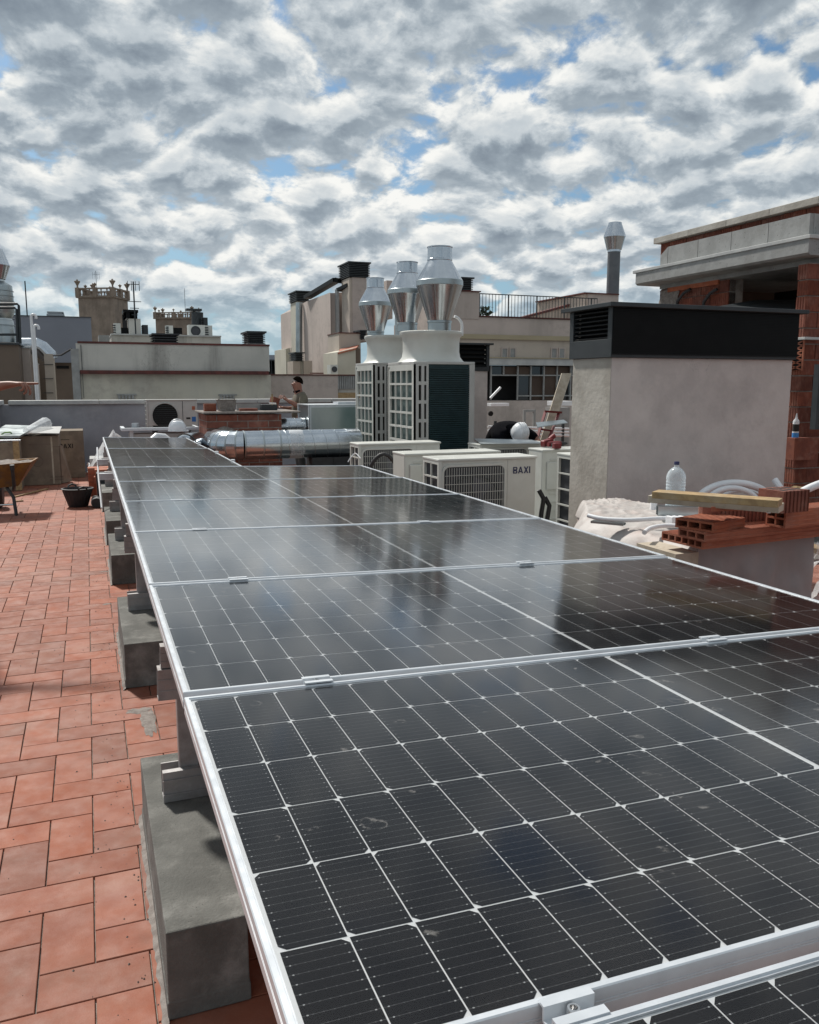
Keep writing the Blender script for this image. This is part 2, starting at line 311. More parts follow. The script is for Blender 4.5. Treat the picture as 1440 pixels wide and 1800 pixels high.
# ------------------------------------------------------------------ geometry helpers
class G:
    def __init__(s): s.v = []; s.f = []
    def quadbox(s, P):           # 8 points: bottom 4 ccw, top 4 ccw
        n = len(s.v); s.v += [Vector(p) for p in P]
        for a in ((3, 2, 1, 0), (4, 5, 6, 7), (0, 1, 5, 4), (1, 2, 6, 5), (2, 3, 7, 6), (3, 0, 4, 7)): s.f.append(tuple(n + i for i in a))
        return s
    def box(s, x0, x1, y0, y1, z0, z1):
        return s.quadbox([(x0, y0, z0), (x1, y0, z0), (x1, y1, z0), (x0, y1, z0), (x0, y0, z1), (x1, y0, z1), (x1, y1, z1), (x0, y1, z1)])
    def cbox(s, c, d, rot=(0, 0, 0)):     # centre, size, euler
        from mathutils import Euler
        m = Euler(rot).to_matrix(); c = Vector(c)
        h = [x / 2 for x in d]
        return s.quadbox([c + m @ Vector((a * h[0], b * h[1], q * h[2])) for q in (-1, 1) for a, b in ((-1, -1), (1, -1), (1, 1), (-1, 1))])
    def bar(s, a, b, w, h, up=(0, 0, 1)):  # beam from a to b
        a = Vector(a); b = Vector(b); d = (b - a).normalized(); u = Vector(up)
        if abs(d.dot(u)) > .98: u = Vector((0, 1, 0))
        r = d.cross(u).normalized(); u = r.cross(d).normalized()
        return s.quadbox([p + r * i * w / 2 + u * j * h / 2 for j in (-1, 1) for p, i in ((a, -1), (a, 1), (b, 1), (b, -1))])
    def prism(s, poly, axis, a, b):        # poly in the other two axes (cyclic order), extruded from a to b
        n = len(s.v); k = len(poly)
        for t_ in (a, b):
            for p, q in poly:
                s.v.append(Vector({'x': (t_, p, q), 'y': (p, t_, q), 'z': (p, q, t_)}[axis]))
        s.f.append(tuple(n + i for i in range(k))[::-1]); s.f.append(tuple(n + k + i for i in range(k)))
        for i in range(k): s.f.append((n + i, n + (i + 1) % k, n + k + (i + 1) % k, n + k + i))
        return s
    def rings(s, rs, caps=True, closed=True):
        n = len(s.v); k = len(rs[0])
        for r in rs: s.v += [Vector(p) for p in r]
        for j in range(len(rs) - 1):
            for i in range(k if closed else k - 1):
                a = n + j * k + i; b = n + j * k + (i + 1) % k
                s.f.append((a, b, b + k, a + k))
        if caps: s.f.append(tuple(n + i for i in range(k))[::-1]); s.f.append(tuple(n + (len(rs) - 1) * k + i for i in range(k)))
        return s
    def lathe(s, prof, c=(0, 0, 0), n=28, caps=True):
        c = Vector(c)
        return s.rings([[c + Vector((r * math.cos(2 * math.pi * i / n), r * math.sin(2 * math.pi * i / n), z)) for i in range(n)] for r, z in prof], caps)
    def tube(s, path, r, n=10, caps=True):
        P = [Vector(p) for p in path]; rs = []; ref = None
        for i, p in enumerate(P):
            d = (P[min(i + 1, len(P) - 1)] - P[max(i - 1, 0)]).normalized()
            if ref is None:
                ref = Vector((0, 0, 1)) if abs(d.z) < .9 else Vector((1, 0, 0))
            a = d.cross(ref).normalized(); b = a.cross(d).normalized(); ref = b
            rr = r[i] if isinstance(r, (list, tuple)) else r
            rs.append([p + a * rr * math.cos(2 * math.pi * k / n) + b * rr * math.sin(2 * math.pi * k / n) for k in range(n)])
        return s.rings(rs, caps)
    def build(s, name, m, parent=None, world=True, bevel=0, smooth=False, kind=None, label=None, seg=2, weld=False, recalc=True):
        off = Vector((0, 0, 0))
        if parent is not None and world:
            off = Vector(parent.location)
            if parent.parent: off = off + Vector(parent.parent.location)
        org = off
        if parent is None:
            xs = [p.x for p in s.v]; ys = [p.y for p in s.v]; zs = [p.z for p in s.v]
            org = Vector(((min(xs) + max(xs)) / 2, (min(ys) + max(ys)) / 2, min(zs)))
        me = bpy.data.meshes.new(name); me.from_pydata([tuple(p - org) for p in s.v], [], s.f)
        bm = bmesh.new(); bm.from_mesh(me)
        if weld: bmesh.ops.remove_doubles(bm, verts=bm.verts, dist=1e-5)
        if recalc: bmesh.ops.recalc_face_normals(bm, faces=bm.faces)
        bm.to_mesh(me); bm.free()
        me.update()
        if smooth: smooth_by_angle(me)
        me.materials.append(m)
        o = bpy.data.objects.new(name, me); COL.objects.link(o)
        if parent is not None: o.parent = parent
        else: o.location = org
        if bevel:
            b = o.modifiers.new('bevel', 'BEVEL'); b.width = bevel; b.segments = seg; b.limit_method = 'ANGLE'; b.angle_limit = R(40)
            b.harden_normals = False
        if kind: o['kind'] = kind
        if label: o['label'] = label
        return o
def smooth_by_angle(me, ang=35):
    for p in me.polygons: p.use_smooth = True
    bm = bmesh.new(); bm.from_mesh(me)
    for e_ in bm.edges:
        if len(e_.link_faces) == 2 and e_.calc_face_angle(0) > R(ang): e_.smooth = False
    bm.to_mesh(me); bm.free()
def tag(o, label, cat, group=None):
    o['label'] = label; o['category'] = cat
    if group: o['group'] = group
    return o
def thing(name, label, cat, loc=(0, 0, 0), rot=(0, 0, 0), group=None):
    o = bpy.data.objects.new(name, None); COL.objects.link(o); o.location = loc; o.rotation_euler = rot; o.empty_display_size = .1
    return tag(o, label, cat, group)
def inst(name, me, parent, loc, rot=(0, 0, 0), sc=None, label=None):
    o = bpy.data.objects.new(name, me); COL.objects.link(o); o.parent = parent; o.location = loc; o.rotation_euler = rot
    if sc: o.scale = sc
    if label: o['label'] = label
    return o
def meshof(g, name, m, smooth=False):
    me = bpy.data.meshes.new(name); me.from_pydata([tuple(p) for p in g.v], [], g.f)
    bm = bmesh.new(); bm.from_mesh(me); bmesh.ops.recalc_face_normals(bm, faces=bm.faces); bm.to_mesh(me); bm.free()
    if smooth: smooth_by_angle(me)
    me.materials.append(m); return me
def copy_tree(o, parent=None, label=None, loc=None, rot=None):
    c = o.copy(); COL.objects.link(c)
    if parent is not None: c.parent = parent
    for ch in list(o.children): copy_tree(ch, c)
    if label: c['label'] = label
    if loc is not None: c.location = loc
    if rot is not None: c.rotation_euler = rot
    return c
# ================================================================== SETTING
def struct(o): o['kind'] = 'structure'; return o
XL, XR, YB = -1.45, 9.0, 16.3            # terrace: left wall, right end, back parapet
struct(G().box(-1500, 1500, -1500, 3000, -22.4, -22).build('city_ground', m_city))
slab = struct(G().box(-1.75, 12.2, -3.2, 16.62, -22, -.011).build('terrace_floor', m_grout))
# herringbone terracotta tiles; 0.278 x 0.134 on a 0.288 / 0.144 pitch
PT, JT = .144, .0044
def tile_g(lx, ly, h=.011, c=.0016):
    g = G(); a, b = lx / 2, ly / 2
    rect = lambda i, z: [(-a + i, -b + i, z), (a - i, -b + i, z), (a - i, b - i, z), (-a + i, b - i, z)]
    g.rings([rect(0, -h), rect(0, -c), rect(c, 0)], caps=False)
    n = len(g.v); g.f.append((n - 4, n - 3, n - 2, n - 1)); return g
me_h = meshof(tile_g(2 * PT - JT, PT - JT), 'tile_mesh', m_tile); me_v = meshof(tile_g(PT - JT, 2 * PT - JT), 'tile_upright_mesh', m_tile)
X0, Y0 = -.065 - 4 * PT, 2.24
spots = []
for a in range(-160, 160):
    for b in range(-90, 90):
        i, j = a + 2 * b, a - 2 * b
        for (cx, cy, hv) in ((i + 1, j + .5, 'h'), (i + .5, j + 2, 'v')):
            x, y = X0 + cx * PT, Y0 + cy * PT
            if -1.38 < x < 8.6 and -2.9 < y < 16.15: spots.append((x, y, hv))
BLK = [1.945, 4.40, 6.83, 8.62, 10.95]
def inblk(x, y):
    return False
def vis(x, y):
    d = Vector((x, y, -EYE)); zf = d.dot(_F)
    if zf < .2: return 9e9
    px = 720 + FPX * d.dot(_R) / zf; py = 900 - FPX * d.dot(_U) / zf
    if px < -90 or py > 1880 or py < 700 or x > .50: return 9e9
    return zf
spots.sort(key=lambda s: vis(s[0], s[1]))
rest = G(); nt_ = 0
for k, (x, y, hv) in enumerate(spots):
    if k < 296 and vis(x, y) < 1e9:
        o = inst('tile', me_h if hv == 'h' else me_v, slab, (x - slab.location.x, y - slab.location.y, -slab.location.z + random.uniform(-.0009, .0006)),
                 (random.gauss(0, .0022), random.gauss(0, .0022), random.gauss(0, .0022)))
    else:
        lx, ly = (2 * PT - JT, PT - JT) if hv == 'h' else (PT - JT, 2 * PT - JT)
        z = random.uniform(-.0012, .0004)
        rest.box(x - lx / 2, x + lx / 2, y - ly / 2, y + ly / 2, -.011, z)
rest.build('tiles', m_tileS, slab, kind='stuff')
# cement left on the tiles between the first two blocks
g = G(); n0 = 26
cx, cy = at(262, 1268, z=0).x, at(262, 1268, z=0).y
def blob(cx, cy, rx, ry, n=26, z=.0025, jag=.25, seed=1):
    rnd = random.Random(seed); g = G(); pts = []
    for i in range(n):
        t = 2 * math.pi * i / n; k = 1 + rnd.uniform(-jag, jag); pts.append(Vector((cx + rx * k * math.cos(t), cy + ry * k * math.sin(t), z * .3)))
    g.v = pts + [Vector((cx + (p.x - cx) * .7, cy + (p.y - cy) * .7, z)) for p in pts]
    for i in range(n): g.f.append((i, (i + 1) % n, n + (i + 1) % n, n + i))
    g.f.append(tuple(range(n, 2 * n))); return g
blob(cx, cy, .035, .17, seed=3).build('mortar_smear', m_mort, slab)
blob(cx - .04, cy + .15, .06, .035, seed=5).build('mortar_smear', m_mort, slab)

# cement fillets along the ballast blocks, crumbs of mortar
for bi, by in enumerate(BLK):
    g = G(); n = 44; rnd = random.Random(bi + 40)
    for k in range(n + 1):
        y = by - .02 + 1.09 * k / n; w_ = .016 + .010 * noise.noise(Vector((y * 9, bi, 0))) + rnd.uniform(-.003, .003)
        g.v += [Vector((.1055 - w_, y, -.001)), Vector((.1055 - w_ * .5, y, .004)), Vector((.1055, y, .010))]
    for k in range(n): q = 3 * k; g.f += [(q, q + 3, q + 4, q + 1), (q + 1, q + 4, q + 5, q + 2)]
    g.build('mortar_fillet', m_mort, slab)
g = G(); rnd = random.Random(12)
for k in range(420):
    y = rnd.uniform(1.7, 9.5); x = .09 - abs(rnd.gauss(0, .10)) if rnd.random() < .75 else rnd.uniform(-.6, .1); r_ = rnd.uniform(.0012, .0038)
    n = len(g.v); P = [Vector((x + r_ * math.cos(a) * rnd.uniform(.7, 1.3), y + r_ * math.sin(a) * rnd.uniform(.7, 1.3), 0)) for a in (0, 1.6, 3.1, 4.7)]
    g.v += P + [Vector((x, y, r_ * 1.2))]; g.f += [(n, n + 1, n + 4), (n + 1, n + 2, n + 4), (n + 2, n + 3, n + 4), (n + 3, n, n + 4)]
g.build('mortar_crumbs', m_mort, slab, kind='stuff')
for k, (px, py, rx, ry) in enumerate(((185, 1005, .05, .015), (188, 1062, .03, .02))):
    q = at(px, py, z=0); blob(q.x, q.y, rx, ry, 20, .0022, .45, 60 + k).build('mortar_smear', m_mort, slab)

# walls of the terrace
zc_ = az(200, 703, YB)
w = thing('back_parapet', 'long low grey parapet closing the far end of the terrace, with pale coping', 'wall', (0, YB, 0))
G().box(XL - .02, 7.2, YB, YB + .25, -.01, zc_ - .075).build('wall_face', m_para, w)
xs = [XL + .14, .2, 1.6, 3.1, 4.6, 6.0, 7.25]
for a, b in zip(xs[:-1], xs[1:]): G().box(a + .003, b - .003, YB - .05, YB + .30, zc_ - .075, zc_).build('coping_slab', m_cop, w, bevel=.008)
w = thing('side_parapet', 'short grey parapet return at the far left corner of the terrace', 'wall', (XL, 15, 0))
G().box(XL - .25, XL - .0, 14.9, YB + .25, -.01, zc_ - .075).build('wall_face', m_para, w)
for a, b in ((14.85, YB + .3),): G().box(XL - .30, XL + .05, a + .003, b - .003, zc_ - .075, zc_ + .004).build('coping_slab', m_cop, w, bevel=.008)

# ================================================================== SOLAR ARRAY
PX0, PY0, PZ0, TILT, PITCHP = .157, 1.744, .926, .0277, 1.05
LEN, WID, FH = 2.094, 1.036, .035
CUP = .0854
def cell_g(flip):
    a, b, c = .0417, .0827, .0088
    P = [(a, -b + c), (a, b - c), (a - c, b), (-a, b), (-a, -b), (a - c, -b)]
    if flip: P = [(-x, -y) for x, y in P]
    g = G(); g.v = [Vector((x, y, 0)) for x, y in P]; g.f = [tuple(range(6))]; return g
me_c = [meshof(cell_g(False), 'cell_mesh', m_cell), meshof(cell_g(True), 'cell_turned_mesh', m_cell)]
def frame_g(lx, ly):
    # section (inset from outer edge, z): outer wall, lip, inner groove step, glass seat
    sec = [(0, -FH), (0, -.020), (.0012, -.0194), (.0012, -.0186), (0, -.018), (0, -.016), (.0012, -.0154), (.0012, -.0146), (0, -.014), (0, 0), (.0015, .0015), (.0085, .0015), (.0095, -.0012), (.0115, -.0012), (.0115, -.006), (.003, -.006), (.003, -FH + .002), (.022, -FH + .002), (.022, -FH)]
    g = G(); rs = []
    for i, z in sec: rs.append([(i, i, z), (lx - i, i, z), (lx - i, ly - i, z), (i, ly - i, z)])
    rs.append(rs[0]); g.rings(rs, caps=False)
    return g
me_frame = meshof(frame_g(LEN, WID), 'panel_frame_mesh', m_alu)
def make_panel(label, loc, portrait=False, detail=True, group='solar panels lying in the long array'):
    p = thing('solar_panel', label, 'solar panel', loc, (R(random.uniform(-.22, .22)), TILT + R(random.uniform(-.12, .12)), 0), group)
    q = p
    # local x along the long side; the portrait ones are turned
    def place(o):
        if portrait: o.rotation_euler = (0, 0, math.pi / 2); o.location = (WID, 0, 0)
        return o
    place(inst('frame', me_frame, p, (0, 0, 0)))
    place(G().box(.0118, LEN - .0118, .0118, WID - .0118, -.0082, -.0045).build('backsheet', m_back, p, world=False))
    far = G()
    for i in range(24):
        x = .0172 + CUP * (i + .5) if i < 12 else LEN / 2 + .005 + CUP * (i - 12 + .5)
        for j in range(6):
            y = .0136 + .1681 * (j + .5)
            fl = j % 2
            if detail: place_cell = inst('solar_cell', me_c[fl], p, (x, y, -.0040))
            else:
                n = len(far.v); cg = cell_g(fl); far.v += [v + Vector((x, y, -.0040)) for v in cg.v]; far.f.append(tuple(range(n, n + 6)))
    if not detail: o = place(far.build('cells', m_cellF, p, world=False)); o['kind'] = 'stuff'
    gl = G(); gl.v = [Vector(v) for v in ((.0117, .0117, -.0015), (LEN - .0117, .0117, -.0015), (LEN - .0117, WID - .0117, -.0015), (.0117, WID - .0117, -.0015))]; gl.f = [(0, 1, 2, 3)]
    place(gl.build('glass_pane', m_pglass, p, world=False, recalc=False))
    return p
names = ['nearest solar panel, only its dark corner showing below the bright clamp bolt',
         'large black solar panel filling the foreground, with dried water marks on its glass',
         'second whole solar panel of the array, mirroring the dark ventilation stacks',
         'third whole solar panel, beside the brick pile wrapped in polythene',
         'fourth whole solar panel from the front, beside the lettered air conditioner',
         'fifth whole solar panel from the front, pale with reflected sky',
         'last of the crosswise solar panels, just before the two turned ones']
for k in range(-2, 5):
    make_panel(names[k + 2], (PX0, PY0 + k * PITCHP + .007 - (.008 if k == -1 else .030 if k == -2 else 0), PZ0), detail=k < 2)
E1 = PY0 + 5 * PITCHP
make_panel('solar panel turned lengthwise, the nearer of the two narrow ones at the far end', (PX0, E1 + .007, PZ0), True, False)
make_panel('solar panel turned lengthwise at the very far end of the array', (PX0, E1 + LEN + .03, PZ0), True, False)
ctan = math.tan(TILT)
def pz(x): return PZ0 - (x - PX0) * ctan

# mounting frame: beams, rails, posts, brackets, clamps
mf = thing('panel_mounting_frame', 'aluminium rails, posts and clamps that carry the solar panels above the concrete blocks', 'mounting frame', (PX0, 5, 0))
def hollow(a, b, w_, h_, name='rail', m=m_aluD, t=.004):
    """box rail from a to b with open hollow ends and grooves along its faces"""
    a, b = Vector(a), Vector(b); d = (b - a).normalized(); r = d.cross(Vector((0, 0, 1))).normalized(); u = r.cross(d)
    def ring(p, ww, hh, groove):
        pts = []
        prof = [(-1, -1), (1, -1), (1, -.4), (1 - groove, -.36), (1, -.32), (1, .32), (1 - groove, .36), (1, .4), (1, 1), (-1, 1), (-1, .4), (-1 + groove, .36), (-1, .32), (-1, -.32), (-1 + groove, -.36), (-1, -.4)]
        return [p + r * x * ww / 2 + u * y * hh / 2 for x, y in prof]
    g = G(); g.rings([ring(a + d * .03, w_ - 2 * t, h_ - 2 * t, 0), ring(a, w_ - 2 * t, h_ - 2 * t, 0), ring(a, w_, h_, .06), ring(b, w_, h_, .06), ring(b, w_ - 2 * t, h_ - 2 * t, 0), ring(b - d * .03, w_ - 2 * t, h_ - 2 * t, 0)], caps=True)
    return g.build(name, m, mf)
xr = PX0 + LEN
ZB = .60
for bi, by in enumerate(BLK):
    yb = by + .66
    right = xr - .1 if yb < E1 - .2 else PX0 + WID - .05
    def slope(x, z): return z - (x - PX0) * ctan
    hollow((PX0 + .0, yb, slope(PX0, ZB + .05)), (right, yb, slope(right, ZB + .05)), .05, .10, 'beam')
    hollow((PX0 + .012, yb + .004, slope(PX0, ZB + .137)), (right, yb + .004, slope(right, ZB + .137)), .04, .07, 'rail')
    for px in (PX0 + .058, right - .35):
        G().box(px, px + .062, yb + .03, yb + .075, .243, slope(px, ZB + .09)).build('post', m_aluD, mf, bevel=.003)
        br = G().box(px - .055, px + .25, yb + .004, yb + .028, .243, .345); br.box(px - .055, px + .25, yb - .002, yb + .004, .268, .272); br.box(px - .055, px + .25, yb - .002, yb + .004, .316, .320)
        br.box(px - .055, px + .25, yb + .079, yb + .085, .243, .345).box(px - .055, px + .25, yb + .028, yb + .079, .2405, .247)
        b_ = br.build('bracket', m_aluD, mf)
        G().lathe([(0, 0), (.011, 0), (.011, .006), (.006, .009), (0, .009)], n=6, caps=False).build('bolt', m_steel, b_, world=False)
        o = b_.children[0]; o.location = Vector((px + .10, yb - .001, .295)) - mf.location; o.rotation_euler = (math.pi / 2, 0, 0)
# lengthwise purlins carrying the clamps
for u, ye in ((.293, E1 + 2 * LEN + .03), (1.413, E1)):
    x = PX0 + u; zt = pz(x) - FH - .002
    hollow((x, PY0 - 2.05, zt - .055), (x, ye, zt - .055), .045, .11, 'purlin')
hollow((PX0 + .80, E1, pz(PX0 + .8) - FH - .057), (PX0 + .80, E1 + 2 * LEN, pz(PX0 + .8) - FH - .057), .045, .11, 'purlin')
# mid clamps: U channel with two wings and a socket bolt
cg = G()
hw = .032
sec = [(-.0205, .0022), (-.0110, .0022), (-.0100, -.014), (.0100, -.014), (.0110, .0022), (.0205, .0022), (.0205, .0052), (.0085, .0052), (.0080, -.0105), (-.0080, -.0105), (-.0085, .0052), (-.0205, .0052)]
cg.prism([(y, z) for y, z in sec], 'x', -hw, hw)
me_clamp = meshof(cg, 'clamp_mesh', m_alu)
bg_ = G().lathe([(0, -.0105), (.0076, -.0105), (.0076, .002), (.0070, .003), (.0044, .003), (.0036, -.003), (0, -.003)], n=24, caps=False)
me_bolt = meshof(bg_, 'clamp_bolt_mesh', m_steel, True)
for k in range(-1, 6):
    for u in (.293, 1.413):
        if k == 5 and u > 1: continue
        x = PX0 + u; y = PY0 + k * PITCHP - (.019 if k == -1 else .004 if k == 0 else 0)
        c = inst('clamp', me_clamp, mf, Vector((x, y, pz(x))) - mf.location, (0, TILT, 0))
        inst('clamp_bolt', me_bolt, c, (0, 0, 0))
for (x, y) in ((PX0 + WID + .002, E1 + .5), (PX0 + WID + .002, E1 + 1.5), (PX0 + WID + .002, E1 + 2.9)):
    G().cbox((x, y, pz(x) + .006), (.03, .06, .02)).build('end_clamp', m_alu, mf)
# loose rail ends stacked beside the far posts
for y, z in ((8.3, .72), (9.9, .72)):
    hollow((PX0 - .09, y, z), (PX0 + .5, y, z), .06, .06, 'rail', m_alu)
    hollow((PX0 - .04, y + .12, z - .01), (PX0 + .5, y + .12, z - .01), .05, .09, 'rail')

# concrete ballast blocks
bl_lab = ['nearest concrete block in the lower left corner, its pale top streaked with dried cement',
          'second concrete block from the front, clean grey, on the terracotta floor beside the array',
          'third concrete block from the front with an aluminium bracket on its top',
          'fourth concrete block from the front, half in the shade of the far panels',
          'fifth concrete block, small and dark beneath the turned panels']
for i, by in enumerate(BLK):
    g = G(); x0 = .107; dy = 1.04; h = .24; tp = .006
    g.rings([[(x0 - .003, by - .002, 0), (x0 + .206, by - .002, 0), (x0 + .206, by + dy + .004, 0), (x0 - .003, by + dy + .004, 0)],
             [(x0 - .003, by - .001, .045), (x0 + .206, by - .001, .045), (x0 + .206, by + dy, .045), (x0 - .003, by + dy, .045)],
             [(x0, by, .05), (x0 + .203, by, .05), (x0 + .203, by + dy, .05), (x0, by + dy, .05)],
             [(x0 + .001, by, h), (x0 + .202, by, h), (x0 + .202, by + dy, h), (x0 + .001, by + dy, h)]])
    o = g.build('concrete_block', m_conc, bevel=.004); o.location.z = .001
    tag(o, bl_lab[i], 'concrete block', 'concrete blocks under the solar array')
for i, by in enumerate(BLK[:4]):
    x0 = xr - .55
    o = G().box(x0, x0 + .2, by, by + 1.04, .001, .24).build('concrete_block', m_conc, bevel=.005)
    tag(o, '%s concrete block hidden under the right half of the array' % ['nearest', 'second', 'third', 'farthest'][i], 'concrete block', 'concrete blocks under the solar array')

# aluminium tube leaning beside the far end of the array
a = at(179, 893, Y=9.3); b = at(171, 787, Y=10.2)
tag(G().tube([a, a.lerp(b, .5) + Vector((-.01, 0, .01)), b], .010, 10).build('leaning_tube', m_pvc, smooth=True), 'thin pale metal tube leaning against the left edge of the far panels', 'tube')
# ================================================================== AIR CONDITIONERS
def loop_rect(g, x0, x1, z0, z1, y, w, d, axis='y'):
    """rectangular rim of width w, depth d in the plane y"""
    for a, b, c, e_ in ((x0, x1, z0, z0 + w), (x0, x1, z1 - w, z1), (x0, x0 + w, z0 + w, z1 - w), (x1 - w, x1, z0 + w, z1 - w)):
        if axis == 'y': g.box(a, b, y, y + d, c, e_)
        else: g.box(y, y + d, a, b, c, e_)
def condenser(label, x, y, z0, w, h, d, front='fan', side='grille', letters=None, group='small air conditioner outdoor units', cols=2, m=None, feet=True):
    """outdoor unit, near-left-bottom corner at x, y, z0; front faces -Y, vented side faces -X"""
    m = m or m_shell
    t = thing('outdoor_unit', label, 'air conditioner', (x, y, z0), group=group)
    K = dict(world=False)
    c = .012
    body = G()
    if side == 'grille': body.box(.03, w - .004, .012, d - .006, .03, h - .012)
    else: body.box(.0, w, .010, d - .006, .03, h - .012)
    body.build('body', m, t, bevel=.01, **K)
    G().box(-.004, w + .004, -.004, d + .004, h - .022, h).build('top_cover', m, t, bevel=.007, **K)
    if feet:
        for fx in (.12, w - .2): G().box(fx, fx + .08, -.02, d + .02, 0, .03).build('foot', m_char, t, **K)
        tall = z0
        st = G()
        for fx in (.12, w - .2):
            for fy in (.02, d - .06): st.box(fx, fx + .05, fy, fy + .05, -tall + .003, 0)
            st.box(fx - .01, fx + .06, -.01, d + .03, -.04, -.0005)
        if tall > .06: st.build('stand', m_rubber, t, **K)
    if front == 'fan':
        gx1 = w * .66
        # front plate with a rounded square recess
        rim = G(); cx, cz = (.05 + gx1) / 2, h * .5; rw, rh = (gx1 - .05) / 2, h * .5 - .07
        def rr(hw_, hh, r, yy, n=6):
            P = []
            for sx, sz, a0 in ((1, 1, 0), (-1, 1, 90), (-1, -1, 180), (1, -1, 270)):
                for k in range(n + 1):
                    a = R(a0 + 90 * k / n); P.append((cx + sx * (hw_ - r) + r * math.cos(a), yy, cz + sz * (hh - r) + r * math.sin(a)))
            return P
        rim.rings([rr(rw + .022, rh + .022, .07, .011), rr(rw + .018, rh + .018, .066, -.004), rr(rw, rh, .05, -.004), rr(rw - .004, rh - .004, .046, .009)], caps=False)
        rim.build('grille_surround', m, t, smooth=True, **K)
        rec = G(); P = rr(rw - .002, rh - .002, .048, .0085); rec.v = [Vector(p) for p in P]; rec.f = [tuple(range(len(P)))]
        rec.build('fan_recess', m_fan, t, **K)
        # fan: ring, hub, blades just behind the wire guard
        fr = min(rw, rh) * .93
        f_ = G(); f_.rings([[(cx + r_ * math.cos(2 * math.pi * k / 40), yy, cz + r_ * math.sin(2 * math.pi * k / 40)) for k in range(40)] for r_, yy in ((fr, .008), (fr, -.001), (fr * .95, -.001), (fr * .93, .008))], caps=False)
        f_.build('fan_ring', m_char, t, smooth=True, **K)
        bl = G(); bl.rings([[(cx + r_ * math.cos(2 * math.pi * k / 20), yy, cz + r_ * math.sin(2 * math.pi * k / 20)) for k in range(20)] for r_, yy in ((fr * .26, .008), (fr * .24, -.001), (.001, -.003))], caps=False)
        for k in range(3):
            a0 = k * 2 * math.pi / 3 + .5
            n = len(bl.v); pts = []
            for r_, da in ((.25, 0), (.9, .25), (.92, 1.1), (.55, 1.25), (.25, .9)):
                pts.append(Vector((cx + fr * r_ * math.cos(a0 + da), .006 - .007 * (da / 1.2), cz + fr * r_ * math.sin(a0 + da))))
            bl.v += pts; bl.f.append(tuple(range(n, n + 5)))
        bl.build('fan', mat_fanblade, t, **K)
        wires = G(); nx = int(2 * rw / .022)
        for k in range(1, nx): 
            xx = cx - rw + k * 2 * rw / nx
            wires.box(xx - .0017, xx + .0017, -.010, -.0072, cz - rh + .008, cz + rh - .008)
        nz = 9
        for k in range(1, nz):
            zz = cz - rh + k * 2 * rh / nz
            wires.box(cx - rw + .006, cx + rw - .006, -.0072, -.0046, zz - .0022, zz + .0022)
        wires.build('wire_guard', m, t, kind='stuff', **K)
        G().box(gx1 + .035, gx1 + .037, .0095, .0125, .04, h - .03).build('panel_seam', m_shell2, t, **K)
    elif front == 'round':
        cx, cz, fr = w * .36, h * .48, h * .40
        def cr(r_, yy, n=40): return [(cx + r_ * math.cos(2 * math.pi * k / n), yy, cz + r_ * math.sin(2 * math.pi * k / n)) for k in range(n)]
        G().rings([cr(fr * 1.05, .0095), cr(fr * 1.04, -.006), cr(fr, -.008), cr(fr * .97, .009)], caps=False).build('fan_ring', m, t, smooth=True, **K)
        g = G(); g.v = [Vector(p) for p in cr(fr * .98, .0088)]; g.f = [tuple(range(40))]; g.build('fan_recess', m_dark, t, **K)
        g = G()
        for k in range(1, 12):
            z = cz - fr + 2 * fr * k / 12; hw_ = math.sqrt(max(0, fr * fr - (z - cz) ** 2)) - .004; g.box(cx - hw_, cx + hw_, -.004, .001, z - .004, z + .004)
        g.build('fan_guard', m_char, t, **K)
        G().box(w * .70, w * .71, .008, .0098, .04, h - .03).build('panel_seam', m_char, t, **K)
        G().box(w * .88, w * .96, .0085, .0097, h * .28, h * .44).build('blue_sticker', m_sign, t, **K)
        G().box(w * .89, w * .95, .0085, .0097, h * .66, h * .78).build('orange_sticker', m_brickO, t, **K)
        G().box(w * .77, w * .85, .0085, .0097, h * .36, h * .42).build('name_plate', m_ink, t, **K)
    elif front == 'ribs':
        g = G()
        for k in range(9):
            zz = h * .12 + k * h * .095
            g.box(.09, w - .08, .001, .0135, zz, zz + .010)
        g.build('pressed_ribs', m, t, **K)
        G().box(.05, .17, -.012, .0135, h * .55, h * .86).build('pipe_cover', m, t, bevel=.008, **K)
    if side == 'grille':
        g = G(); rows = 6
        loop_rect(g, 0, d - .006, .03, h - .02, 0, .028, .03, 'x')
        for k in range(1, cols):
            yy = .02 + (d - .05) * k / cols; g.box(.0, .012, yy - .006, yy + .006, .05, h - .04)
        for k in range(1, rows):
            zz = .04 + (h - .08) * k / rows; g.box(-.001, .012, .02, d - .02, zz - .007, zz + .007)
        g.build('side_grille', m, t, **K)
        G().box(.024, .0299, .02, d - .03, .05, h - .04).build('coil', m_fan, t, **K)
    if letters: letters(t, w, h, d)
    return t
mat_fanblade = mat('fan_blade', (.06, .065, .085), .45)

